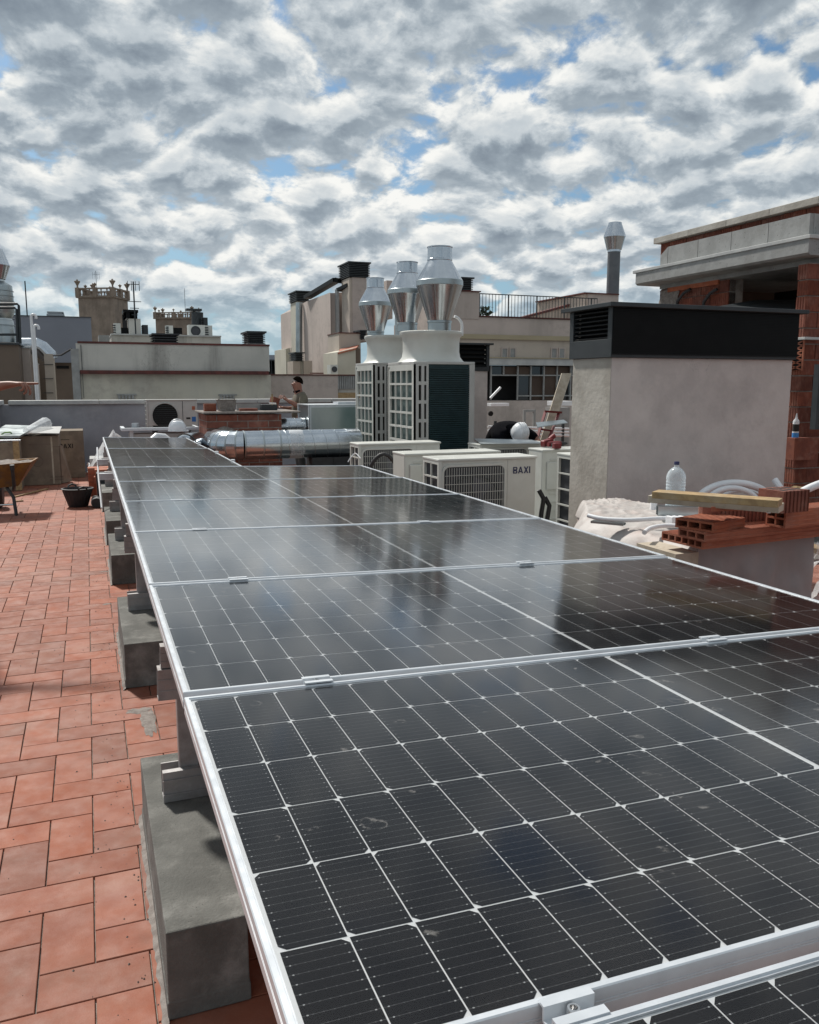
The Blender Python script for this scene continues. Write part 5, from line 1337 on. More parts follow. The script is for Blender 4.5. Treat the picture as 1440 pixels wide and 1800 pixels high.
# water bottle
c = at(1186, 895, z=zT + .012)
t = thing('water_bottle', 'large clear plastic water bottle with a dark blue cap behind the timber planks', 'bottle', c)
sc_ = .92
pr = [(.070, 0), (.078, .006)]
for k in range(9): pr += [(.080, .02 + k * .024), (.076, .032 + k * .024)]
pr += [(.080, .24), (.076, .268), (.062, .295), (.04, .318), (.020, .328), (.018, .345)]
G().lathe([(r_ * .98, z * sc_ * 1.04) for r_, z in pr], n=32).build('bottle', m_pet, t, smooth=True, world=False)
G().lathe([(.074, .004), (.0745, .06), (0, .06)], n=28).build('water', mat('water', (.55, .68, .75), .05, spec=.6), t, smooth=True, world=False)
G().lathe([(.0787, .055), (.0787, .11)], n=32, caps=False).build('label', mat('pale_label', (.45, .55, .62), .5), t, smooth=True, world=False)
G().lathe([(.021, .332), (.021, .352), (.019, .355), (0, .355)], n=20).build('cap', m_navy, t, smooth=True, world=False)
t.scale = (.76, .76, .84)
# hoses and galvanised profiles
def tube_thing(name, label, cat, pts, r, m=m_pvc, n=12, sub=4):
    P = [Vector(p) for p in pts]; Q = []
    for i in range(len(P) - 1):
        p0 = P[max(i - 1, 0)]; p1 = P[i]; p2 = P[i + 1]; p3 = P[min(i + 2, len(P) - 1)]
        for k in range(sub):
            u_ = k / sub; Q.append(.5 * ((2 * p1) + (p2 - p0) * u_ + (2 * p0 - 5 * p1 + 4 * p2 - p3) * u_ * u_ + (3 * p1 - p0 - 3 * p2 + p3) * u_ ** 3))
    Q.append(P[-1]); return tag(G().tube(Q, r, n).build(name, m, smooth=True), label, cat)
z1_ = zT + .045
tube_thing('plastic_tube', 'white tube curving across the polythene left of the bricks, its end cut open', 'tube', [at(1034, 906, z=z1_ + .01), at(1060, 912, z=z1_), at(1110, 914, z=z1_), at(1170, 911, z=z1_ + .005), at(1250, 912, z=z1_ + .01)], .0125)
tube_thing('plastic_tube', 'short white tube bent in a hook just left of the clay boards', 'tube', [at(1133, 936, z=z1_), at(1145, 928, z=z1_), at(1170, 924, z=z1_), at(1200, 925, z=z1_)], .012)
tube_thing('plastic_tube', 'thick white tube leaning up over the grooved blocks at the right edge', 'tube', [at(1352, 893, z=zu + .11), at(1395, 872, Y=3.75), at(1435, 853, Y=3.8), at(1475, 842, Y=3.9)], .024, n=18)
def coil(k, x0p, x1p, ytop, ybase, Y, r, lab):
    P = []
    for j in range(13):
        a = math.pi * j / 12; px = (x0p + x1p) / 2 - (x1p - x0p) / 2 * math.cos(a); py = ybase - (ybase - ytop) * math.sin(a)
        P.append(at(px, py, Y=Y + .05 * math.cos(a)))
    tube_thing('hose_coil', lab, 'hose', P, r)
coil(0, 1222, 1362, 849, 893, 4.55, .026, 'outermost white hose arching behind the planks against the chimney')
coil(1, 1240, 1335, 858, 893, 4.45, .020, 'middle white hose arch behind the timber planks')
coil(2, 1258, 1352, 862, 893, 4.62, .014, 'thin inner white hose arch behind the timber planks')
tube_thing('plastic_tube', 'straight white tube piece sticking up between chimney and grooved blocks', 'tube', [at(1362, 843, Y=4.4), at(1372, 858, Y=4.35), at(1384, 878, Y=4.3)], .022)
tube_thing('plastic_tube', 'short white tube standing behind the left end of the planks', 'tube', [at(1150, 878, Y=4.3), at(1149, 890, Y=4.3), at(1147, 903, Y=4.3)], .022)
def channel(name, lab, a, b, w_, h_, m=m_galv2):
    a, b = Vector(a), Vector(b); d_ = (b - a).normalized(); r_ = d_.cross(Vector((0, 0, 1))).normalized(); g = G()
    for off, ww, hh, dz_ in ((0, w_, .003, 0), (-w_ / 2, .003, h_, h_ / 2), (w_ / 2, .003, h_, h_ / 2), (-w_ / 2 + .01, .018, .003, h_), (w_ / 2 - .01, .018, .003, h_)):
        g.bar(a + r_ * off + Vector((0, 0, dz_)), b + r_ * off + Vector((0, 0, dz_)), ww, hh)
    return tag(g.build(name, m), lab, 'metal profile')
channel('metal_profile', 'galvanised channel lying across the polythene in front of the water bottle', at(1155, 905, z=z1_ + .01), at(1256, 907, z=z1_ + .01), .06, .05)
channel('metal_profile', 'second galvanised channel, lower, just in front of the first', at(1165, 917, z=z1_ - .02), at(1252, 919, z=z1_ - .02), .05, .03)
channel('metal_profile', 'short flat galvanised strip at the left end of the polythene', at(1041, 918, z=z1_ - .03), at(1098, 923, z=z1_ - .03), .05, .01)
for k in range(3):
    a_ = at(1205 + k * 11, 904, z=z1_ + .06); b_ = at(1214 + k * 11, 887, z=z1_ + .06)
    tag(G().box(a_.x, a_.x + .022, a_.y + .10, a_.y + .16, zT + .03, zT + .075).build('socket_box', m_pvc, bevel=.004), ['left of three small white plastic boxes behind the galvanised channel', 'middle of three small white plastic boxes behind the galvanised channel', 'right of three small white plastic boxes behind the galvanised channel'][k], 'plastic box')
# stone lump
g = G(); bm = bmesh.new(); bmesh.ops.create_icosphere(bm, subdivisions=3, radius=1)
for v_ in bm.verts: g.v.append(v_.co * (1 + .35 * noise.noise(v_.co * 1.7 + Vector((3, 1, 2)))))
g.f = [tuple(v_.index for v_ in f.verts) for f in bm.faces]; bm.free()
c = at(1402, 869, Y=4.0); g.v = [c + Vector((p.x * .055, p.y * .05, p.z * .062)) for p in g.v]
tag(g.build('foam_lump', m_wood), 'yellowish lump of hardened foam behind the leaning white tube', 'foam lump')

# ================================================================== LADDER, PLANK, SHEETS BEHIND THE WORKER
YL = 10.9
t = thing('leaning_board', 'long pale scaffold board leaning steeply beside the rendered chimney', 'board', at(970, 760, Y=YL))
P = [at(950, 775, Y=YL - .35), at(967, 775, Y=YL - .35), at(1005, 656, Y=YL + .25), at(988, 656, Y=YL + .25)]
G().quadbox(P + [p + Vector((.015, .04, 0)) for p in P]).build('board', m_woodG, t)
t = thing('folding_ladder', 'dark red ladder end clasping the leaning scaffold board', 'ladder', at(965, 765, Y=YL - .4))
A_, B_ = at(944, 772, Y=YL - .45), at(959, 723, Y=YL - .18); C_, D_ = at(964, 775, Y=YL - .45), at(983, 725, Y=YL - .18)
G().bar(A_, B_, .035, .03).build('side_rail', m_red, t); G().bar(C_, D_, .035, .03).build('side_rail', m_red, t)
G().bar(B_ + Vector((-.02, -.02, 0)), D_ + Vector((.03, -.02, 0)), .03, .03).build('rung', m_red, t)
G().bar(A_.lerp(B_, .35), C_.lerp(D_, .35), .025, .025).build('rung', m_red, t)
g = G(); P = [at(942, 744, Y=10.1), at(991, 739, Y=10.4), at(998, 744, Y=10.3), at(945, 752, Y=9.9)]
P = [P[3], P[2], P[1], P[0]]
g.quadbox(P + [p + Vector((0, 0, .012)) for p in P]); tag(g.build('metal_sheet', m_galv2), 'narrow bright metal sheet raised behind the bent worker', 'metal sheet')
# loose sheet on the fourth unit + tools
zt4 = .10 + .77 + .001
P = [(4.36, 8.9, zt4 + .006), (5.15, 8.75, zt4 + .003), (5.25, 9.25, zt4 + .012), (4.55, 9.5, zt4 + .03)]
g = G(); g.quadbox([Vector(p) for p in P] + [Vector(p) + Vector((0, 0, .004)) for p in P]); tag(g.build('metal_sheet', m_galv2), 'large flat metal sheet lying on the unit in front of the worker', 'metal sheet')
c = Vector((4.42, 7.45, .927))
t = thing('cordless_drill', 'red and black cordless drill lying on the ribbed end unit', 'drill', at(975, 783, Y=7.5)); t.location.z = .926
G().tube([(-.08, 0, .04), (.02, 0, .04), (.07, 0, .042)], [.026, .032, .030], 14).build('motor_body', m_red, t, world=False, smooth=True)
G().tube([(.07, 0, .042), (.13, 0, .043), (.15, 0, .043)], [.024, .018, .010], 14).build('chuck', m_rubber, t, world=False, smooth=True)
G().bar((-.03, -.0, .03), (-.06, -.13, .03), .04, .035).build('handle', m_rubber, t, world=False, bevel=.008)
G().cbox((-.07, -.16, .035), (.08, .06, .06)).build('battery', m_red, t, world=False, bevel=.01)
t = thing('power_tool', 'bright red power tool on the ribbed end unit, left of the cordless drill', 'power tool', at(962, 778, Y=7.6)); t.location.z = .926
G().cbox((0, 0, .05), (.14, .07, .07), (0, -.2, .2)).build('casing', m_red, t, world=False, bevel=.015)
G().cbox((.07, .02, .10), (.09, .04, .05), (0, -.5, .3)).build('handle', m_red, t, world=False, bevel=.012)

# small squeeze bottle on the brick pier
c = at(1398, 769, Y=6.08)
t = thing('glue_bottle', 'white squeeze bottle with a blue base standing on the red brick pier', 'bottle', c)
G().lathe([(.030, .045), (.030, .15), (.027, .165), (.012, .185), (.010, .20), (.004, .235), (0, .236)], n=20).build('bottle', m_pvc, t, world=False, smooth=True)
G().lathe([(.031, 0), (.031, .046), (0, .046)], n=20).build('blue_base', m_bluep, t, world=False, smooth=True)
G().lathe([(.0305, .06), (.0305, .13)], n=20, caps=False).build('dark_label', m_ink, t, world=False, smooth=True)

# pipes and cables between the machines
tube_thing('insulated_pipe', 'black insulated pipe rising behind the left end of the ribbed unit', 'pipe', [(2.68, 8.2, .3), (2.66, 8.1, .55), (2.70, 8.0, .80), (2.85, 7.95, .86), (3.1, 7.95, .5)], .02, m_rubber)
tube_thing('cable', 'thin white cable looping at the left foot of the farthest left unit', 'cable', [at(612, 812, Y=8.6), at(618, 803, Y=8.6), at(625, 797, Y=8.6), at(634, 806, Y=8.5)], .006, m_pvc, 6)
tube_thing('insulated_pipe', 'pale bent pipe beside the tallest steel stack', 'pipe', [at(812, 590, Y=10.6), at(812, 570, Y=10.6), at(806, 560, Y=10.6), at(799, 556, Y=10.6)], .02, m_pvc)
for t_, (w0, d0_) in ((hpA, (.87, .98)), (hpB, (.87, .85))):
    G().box(.30, .42, -.0015, -.0003, .40, .48).build('rating_label', m_pvc, t_, world=False)
# ================================================================== BUILDING ON THE RIGHT (slab, bricks, pier)
XF = 6.4
yn = at(1422, 430, X=XF).y; yf = at(1118, 480, X=XF).y
zt_ = at(1422, 412, X=XF).z; zb_ = at(1422, 447, X=XF).z
t = thing('brick_building', 'unfinished red brick rooftop building with a thick concrete slab edge, at the right', 'building', (XF, yn, 0))
XE = 12.0
def O(n, m, *b, **k): return G().box(*b).build(n, m, t, **k)
g = G()
prof = [(XF + .03, zb_ - .0), (XF + .0, zb_ + .02), (XF, zb_ + .05), (XF, zt_ - .035), (XE, zt_ - .035), (XE, zb_)]
g.prism([(x, z) for x, z in prof], 'y', yn, yf); g.build('slab_edge', m_concL, t)
O('drip_edge', m_cop, XF - .012, XE + .05, yn - .02, yf + .05, zt_ - .035, zt_, bevel=.004)
O('soffit', m_concL, XF + .25, XE, yn + .1, yf - .15, zb_ - .05, zb_ - .0005)
# upstand panels on the slab
zu_ = at(1422, 376, X=XF + .12).z
ys = [yn + .10 + k * .52 for k in range(0, 5)] + [yf - .33]
for i, (a, b) in enumerate(zip(ys[:-1], ys[1:])):
    g = G(); c0 = .0 if i < len(ys) - 2 else -.08
    g.quadbox([(XF + .10, a + .004, zt_ + .001), (XF + .15, a + .004, zt_ + .001), (XF + .15, b - .004, zt_ + .001), (XF + .10, b - .004, zt_ + .001), (XF + .10, a + .004, zu_), (XF + .15, a + .004, zu_), (XF + .15, b - .004, zu_ + c0), (XF + .10, b - .004, zu_ + c0)])
    g.build('cladding_panel', m_concL, t)
g = G(); O('cladding_panel', m_concL, XF + .151, XE, yn + .10, yn + .15, zt_ + .001, zu_)
# parapet of vertical ribbed bricks + coping
XP = XF + .30
zc0 = at(1440, 360, X=XP).z; zc1 = at(1440, 347, X=XP).z
O('parapet_core', m_joint, XP + .012, XP + .13, yn + .2, yf - .09, zt_, zc0)
gb = G(); gb.box(0, .1, 0, .284, 0, .19)
for k in range(9): gb.box(-.004, -.0002, .008 + k * .031, .022 + k * .031, 0, .19)
me_rb = meshof(gb, 'ribbed_brick_mesh', m_brick)
z = zt_; rowi = 0
while z < zc0 - .02:
    hh = min(.2, zc0 - z); y = yn + .2 - (.145 if rowi % 2 else 0)
    while y < yf - .1:
        a, b = max(y, yn + .2), min(y + .294, yf - .08)
        if b - a > .06: inst('brick', me_rb, t, (XP - XF + random.uniform(-.004, .004), a - yn, z), sc=(1, (b - a - .01) / .284, (hh - .008) / .19))
        y += .294
    z += .2; rowi += 1
O('brick_end', m_brick, XP, XP + .14, yf - .085, yf - .075, zt_, zc0)
ycs = [yn + .15 + k * .62 for k in range(6)]; ycs = [y for y in ycs if y < yf - .2] + [yf + .0]
for a, b in zip(ycs[:-1], ycs[1:]): O('coping_slab', m_woodG if False else m_chimL, XP - .06, XP + .22, a + .002, b - .002, zc0, zc1, bevel=.004)
O('coping_slab', m_chimL, XP - .06, XE, yn + .14, yn + .15 - .002 + .0, zc0, zc1)
# wall under the slab: ribbed blocks, rough, up to the dark opening
XW = XF + .28; yo = at(1280, 530, X=XW).y
O('wall_core', m_joint, XW + .012, XW + .2, yo, yf - .12, -.01, zb_ - .05)
z = -.0; rowi = 0
while z < zb_ - .06:
    hh = min(.2, zb_ - .055 - z); y = yo - (.145 if rowi % 2 else 0)
    while y < yf - .13:
        a, b = max(y, yo), min(y + .294, yf - .12)
        if b - a > .06 and z > 1.9: inst('brick', me_rb, t, (XW - XF + random.uniform(-.006, .006), a - yn, z), sc=(1, (b - a - .01) / .284, (hh - .008) / .19))
        y += .294
    z += .2; rowi += 1
blobs = drape('rough_plaster', None, None, lambda u_, v__: (XW - .012 - .03 * abs(noise.noise(Vector((u_ * 9, v__ * 5, 3)))), yf - .13 - u_ * .35 - .06 * noise.noise(Vector((v__ * 6, 0, 1))), 2.1 + v__ * (zb_ - 2.17)), 14, 14, m_mort, t)
O('dark_back_wall', m_dark, XW + 1.6, XW + 1.7, yn - .2, yf - .1, 0, zb_ - .05)  # near-black colour paints the shade deep in the recess
O('end_wall', m_brown, XW + .21, XE, yf - .35, yf - .13, 0, zb_ - .05)  # brown instead of brick red, recess shade put into the colour
# foam line and hoses hanging from the soffit
g = G()
tube_ = [at(1205, 522, X=XW - .05), at(1215, 512, X=XW - .05), at(1222, 506, X=XW - .05)]
for px in (1188, 1235):
    P = [at(px, 548, X=XW - .05), at(px + 3, 530, X=XW - .06), at(px + 14, 515, X=XW - .06), at(px + 26, 508, X=XW - .05)]
    G().tube(P, .018, 8).build('cable', m_rubber, t, smooth=True)
O('foam_line', m_brickO, XW - .03, XW - .001, at(1265, 505, X=XW).y, yf - .3, zb_ - .10, zb_ - .05)
# sloped dark sheet, added as the shaded interior behind the opening
g = G(); P = [at(1215, 546, Y=6.9), at(1400, 545, Y=6.5), at(1400, 527, Y=7.4), at(1330, 527, Y=7.4)]
g.quadbox([p + Vector((0, 0, -.02)) for p in P] + P); g.build('interior_shade_sheet', m_char, t)
# brick pier at the right edge: left faces ribbed, front faces flat
XPc = XF + .12; yp = at(1413, 600, X=XPc).y; yp1 = at(1395, 600, X=XPc).y
pier = thing('brick_pier', 'red brick pier of ribbed blocks at the right edge, under the concrete slab', 'pier', (XPc, yp, 0))
zt2 = zb_ - .052
G().box(XPc + .012, XPc + 1.1, yp + .012, yp1, 0, zt2).build('core', m_joint, pier)
gb = G(); gb.box(0, .30, 0, yp1 - yp, 0, .115)
for k in range(4): gb.box(-.005, -.0002, .012 + k * (yp1 - yp) / 4, .012 + k * (yp1 - yp) / 4 + .018, 0, .115)
for k in range(16): gb.box(.006 + k * .0183, .014 + k * .0183, -.003, -.0002, 0, .115)
me_p = meshof(gb, 'pier_brick_mesh', m_brick)
nrow = 18; hz_ = zt2 / nrow
for i in range(nrow):
    z = i * hz_; off = 0 if i % 2 else -.15
    if 6 <= i <= 7 or i in (3,): pass
    x = XPc + off
    while x < XPc + 1.0:
        a = max(x, XPc); b = x + .31
        if i in (9, 10) and a < XPc + .05: pass
        inst('brick', me_p, pier, (a - XPc + (random.uniform(-.004, .004)), random.uniform(-.004, .004), z), sc=((b - a - .012) / .30, 1, (hz_ - .012) / .115)); x = b
# pierced terracotta lattice and tile ledge
zl = at(1404, 598, X=XPc).z
G().box(XPc - .05, XPc + .16, yp - .06, yp1 - .02, zl - .0, zl + .025).build('tile_ledge', m_cop, pier, bevel=.003)
g = G(); la, lb = yp - .02, yp1 + .0; zlo = at(1404, 650, X=XPc).z
n_ = 6; dzl = (zl - .01 - zlo) / n_
for k in range(n_):
    for sgn in (1, -1):
        z0_, z1_ = zlo + k * dzl, zlo + (k + 1) * dzl
        if sgn < 0: z0_, z1_ = z1_, z0_
        g.bar((XPc - .022, la, z0_), (XPc - .022, lb, z1_), .012, .012, (1, 0, 0)); 
g.box(XPc - .03, XPc - .014, la - .012, la, zlo - .01, zl - .002); g.box(XPc - .03, XPc - .014, lb, lb + .012, zlo - .01, zl - .002)
g.build('lattice', m_brickO, pier)
G().box(XPc - .0125, XPc - .006, la, lb, zlo, zl).build('lattice_shadow_gap', m_dark, pier)
# ledge for the glue bottle
c = at(1398, 769, Y=yp - .06)
G().box(c.x - .06, c.x + .25, yp - .12, yp - .006, c.z - .22, c.z - .001).build('stub_bricks', m_brick, pier, bevel=.004)
for o in S.objects:
    if o.name.startswith('glue_bottle'): o.location = (c.x + .0, yp - .06, c.z)
P = at(1432, 730, X=XPc + .2)
w_ = thing('window_frame', 'grey metal window frame at the right edge in front of the brick pier', 'window', at(1437, 760, Y=5.6))
q0, q1 = at(1433, 755, Y=5.6), at(1436, 640, Y=5.6)
g = G(); g.box(q0.x, q0.x + .03, 5.6, 5.66, q0.z, q1.z); g.box(q0.x + .0305, q0.x + .6, 5.6, 5.66, q0.z, q0.z + .04); g.build('frame', m_char, w_)
G().box(q0.x + .031, q0.x + .6, 5.62, 5.63, q0.z + .041, q1.z).build('pane', m_glassg, w_)

m_fluegrey = mat('dull_zinc_flue', (.13, .14, .15), .55, .3, (.10, .11, .12), 3)
# ================================================================== NEIGHBOURING ROOFS
K = dict(world=False)
def bx(t, name, m, x0, x1, ytop, Y, dep, ybot=None, **k):
    """box whose front stands at distance Y, from pixel columns x0..x1 and rows ytop..ybot"""
    xm = (x0 + x1) / 2
    zt = az(xm, ytop, Y); zb = -21.9 if ybot is None else az(xm, ybot, Y)
    return G().box(ax(x0, Y, ytop), ax(x1, Y, ytop), Y, Y + dep, zb, zt).build(name, m, t, **k)
def hood(t, x0, x1, y0, y1, Y, dep=.6, n=7, name='louvred_hood'):
    """small far louvre box: core plus slats joined"""
    a, b = ax(x0, Y, y0), ax(x1, Y, y0); z1, z0 = az((x0 + x1) / 2, y0, Y), az((x0 + x1) / 2, y1, Y)
    G().box(a + .04, b - .04, Y + .04, Y + dep - .04, z0, z1 - .02).build(name, m_black, t)
    g = G(); 
    for k in range(n):
        z = z0 + (z1 - z0) * (k + .5) / n
        g.box(a, b, Y, Y + dep, z - (z1 - z0) / n * .22, z + (z1 - z0) / n * .18)
    g.box(a - .03, b + .03, Y - .03, Y + dep + .03, z1 - .04, z1); g.build('slats', m_char, t)

# white stained block straight behind the parapet
Yn = 19.0
t = thing('white_roof_block', 'long stained white roof block with a dark red tile band, behind the back parapet', 'building', (ax(130, Yn), Yn, -22))
bx(t, 'upper_wall', m_white, 133, 473, 606, Yn, 2.6, 652)
bx(t, 'top_edge', m_maroon, 136, 474, 602.5, Yn - .02, 2.64, 606)
bx(t, 'tile_band', m_maroon, 141, 473, 651.5, Yn - .10, .5, 658)
bx(t, 'lower_wall', m_cream, 141, 476, 658, Yn + .06, 2.4)
G().box(ax(128, Yn), ax(140, Yn) + .02, Yn - .02, Yn + 2.6, -21.9, az(135, 613, Yn)).build('corner_wall', m_concL, t)
for px in (222, 400):
    g = G(); q = at(px, 700, Y=Yn)
    for k in range(5): g.box(q.x - .16 + k * .07, q.x - .12 + k * .07, Yn + .02, Yn + .055, q.z - .10, q.z + .06)
    g.box(q.x - .19, q.x + .22, Yn + .03, Yn + .055, q.z + .062, q.z + .09)
    g.build('vent_grille', m_concL, t)
bx(t, 'cracked_pipe', m_char, 141.5, 142.5, 606, Yn - .03, .02, 700)
t = thing('cream_wall', 'plain cream wall with thin dark red capping, right behind the man with the brick', 'wall', (ax(475, 20), 20, -22))
bx(t, 'wall_face', m_beige, 474, 594, 660, 20, .3)
bx(t, 'capping', m_maroon, 473, 640, 658, 19.97, .36, 660)
t = thing('corrugated_fence', 'pale corrugated panel above a tan board, between cream wall and heat pumps', 'fence', (ax(594, 20), 20, -22))
g = G(); a, b = ax(594.5, 20), ax(640, 20); n = 14
for k in range(n): g.box(a + (b - a) * k / n, a + (b - a) * (k + .7) / n, 20.0, 20.05, az(610, 684, 20), az(610, 660.5, 20))
g.build('corrugated_sheet', m_concL, t)
bx(t, 'backing', m_white, 594.5, 640, 661, 20.06, .2, 690)
bx(t, 'tan_board', m_wood, 594.5, 640, 690, 20.02, .2)
# hooded vent on the white block
t = thing('roof_vent', 'black louvred vent on the right end of the stained white block', 'vent', (ax(437, 19.3), 19.3, az(450, 606, 19.3)))
hood(t, 436, 466, 582, 604, 19.4, .8); bx(t, 'foot', m_concL, 435, 467, 604, 19.38, .85, 607)

# flat roofs between with small things
Yr = 24.0
t = thing('low_roof_wall', 'low cream roof wall behind the stained white block, rust stains at its right', 'wall', (ax(180, Yr), Yr, -22))
bx(t, 'wall_face', m_white, 196, 388, 590, Yr, 6)
bx(t, 'capping', m_cop, 195, 389, 588, Yr - .05, 6.1, 590.5)
bx(t, 'end_block', m_concL, 173, 192, 589, Yr - .3, 1.0)
t = thing('roof_vent', 'wide black louvred vent in front of the low cream roof wall', 'vent', (ax(270, 22), 22, az(290, 604, 22)))
hood(t, 269, 313, 586, 604, 22.0, 1.0, 4)
t = thing('louvred_chimney', 'narrow white chimney with black louvres, a television mast in front of it', 'chimney', (ax(226, 25), 25, az(236, 592, 25)))
bx(t, 'shaft', m_white, 226, 247, 560, 25, .7, 592)
a_, b_ = ax(225, 25), ax(247.5, 25)
g = G(); z1_, z0_ = az(236, 546, 25), az(236, 560, 25)
for k in range(5): z = z0_ + (z1_ - z0_) * k / 4.6; g.box(a_, b_, 24.97, 25.72, z, z + .045)
g.box(a_, a_ + .04, 24.97, 25.72, z0_, z1_); g.box(b_ - .2, b_, 24.97, 25.72, z0_, z1_); g.box(a_ - .03, b_ + .03, 24.94, 25.75, z1_ - .05, z1_ + .02)
g.build('louvres', m_black, t)
def antenna(label, px, ybase, ytop, Y, rods, group='television aerials on the far roofs'):
    q = at(px, ybase, Y=Y); zt = az(px, ytop, Y)
    t = thing('antenna', label, 'antenna', q, group=group)
    h = zt - q.z; G().tube([(0, 0, 0), (0, 0, h)], .022, 6).build('mast', m_char, t, **K)
    if rods:
        g = G(); s_ = Y / FPX
        for fz, w_, tall in rods:
            z = h * fz; g.bar((-w_ * s_, 0, z), (w_ * s_, 0, z), .018, .018)
            if tall:
                for xx in (-w_ * s_, -w_ * s_ * .35, w_ * s_ * .35, w_ * s_): g.bar((xx, 0, z - tall * s_), (xx, 0, z + tall * s_ * .5), .016, .016, (0, 1, 0))
        g.build('rods', m_char, t, **K)
    return t
antenna('tall television aerial with two upright grids, in front of the narrow white chimney', 239, 592, 495, 24.6, ((.95, 9, 10), (.64, 11, 0), (.52, 7, 0), (.40, 5, 0)))
antenna('small television aerial on the crown of the larger balustraded tower', 170, 508, 476, 82, ((.80, 5, 7),))
antenna('thin bare mast rising from the smaller balustraded tower', 326, 552, 507, 91, ())
antenna('bare lightning rod standing on the blue grey block', 48, 556, 494, 31, ())
# small ac boxes on the far roofs
for lab, x0_, x1_, y0_, y1_, Y, m_, fan in (('small white roof air conditioner at the foot of the larger tower', 200, 212, 568, 588, 25.2, m_shell, 0), ('black roof box between the larger tower and the narrow chimney', 212, 225, 576, 587, 25.3, m_black, 0),
        ('slim grey roof unit just right of the narrow chimney', 250, 260, 571, 589, 25.1, m_char, 0), ('white roof unit left below the smaller tower', 292, 304, 572, 587, 25.0, m_shell, 0),
        ('dark roof box below the smaller tower', 304, 320, 576, 587, 25.4, m_black, 0), ('white roof air conditioner with a round fan below the smaller tower', 331, 360, 571, 592, 24.9, m_shell, 1),
        ('narrow white roof unit right of the one with the fan', 360, 373, 572, 592, 25.2, m_shell, 0), ('grey roof unit standing highest right of the smaller tower', 355, 365, 558, 572, 26.5, m_char, 0)):
    t = thing('roof_unit', lab, 'air conditioner', at((x0_ + x1_) / 2, y1_, Y=Y), group='small units on the far roofs')
    bx(t, 'casing', m_, x0_, x1_, y0_, Y, .35, y1_)
    if fan:
        q = at((x0_ * .55 + x1_ * .45), (y0_ + y1_) / 2, Y=Y) - t.location; r_ = (y1_ - y0_) * .38 * Y / FPX
        g = G(); g.rings([[(q.x + rr_ * math.cos(2 * math.pi * k / 24), dy, q.z + rr_ * math.sin(2 * math.pi * k / 24)) for k in range(24)] for rr_, dy in ((r_, -.001), (r_, -.02), (r_ * .85, -.02), (r_ * .84, -.004))], caps=False); g.build('fan_ring', m_char, t, **K)
        g = G(); g.rings([[(q.x + r_ * .84 * math.cos(2 * math.pi * k / 24), dy, q.z + r_ * .84 * math.sin(2 * math.pi * k / 24)) for k in range(24)] for dy in (-.001, -.003)]); g.build('fan', m_fan, t, **K)
    else:
        g = G(); zt0, zb0 = az(x0_, y0_, Y) - t.location.z, az(x0_, y1_, Y) - t.location.z; xa0, xb0 = ax(x0_, Y) - t.location.x, ax(x1_, Y) - t.location.x
        for k in range(4): z = zb0 + (zt0 - zb0) * (k + 1) / 5; g.box(xa0 + .05, xb0 - .05, Y - t.location.y - .02, Y - t.location.y - .002, z - .015, z + .015)
        g.build('slats', m_char if m_ is m_shell else m_black, t, **K)
t = thing('hooked_pipe', 'dark flue pipe with a flat hood right of the smaller tower', 'pipe', at(347, 572, Y=27))
G().tube([at(347, 572, Y=27) - t.location, at(347, 549, Y=27) - t.location], .18, 12).build('flue', m_char, t, smooth=True, **K)
q = at(341, 545, Y=27) - t.location; G().box(q.x - .25, q.x + .22, -.2, .2, q.z - .03, q.z + .03).build('hood', m_char, t, **K)
q0_ = at(341, 570, Y=27) - t.location; G().tube([q0_, q], .03, 6).build('post', m_char, t, **K)

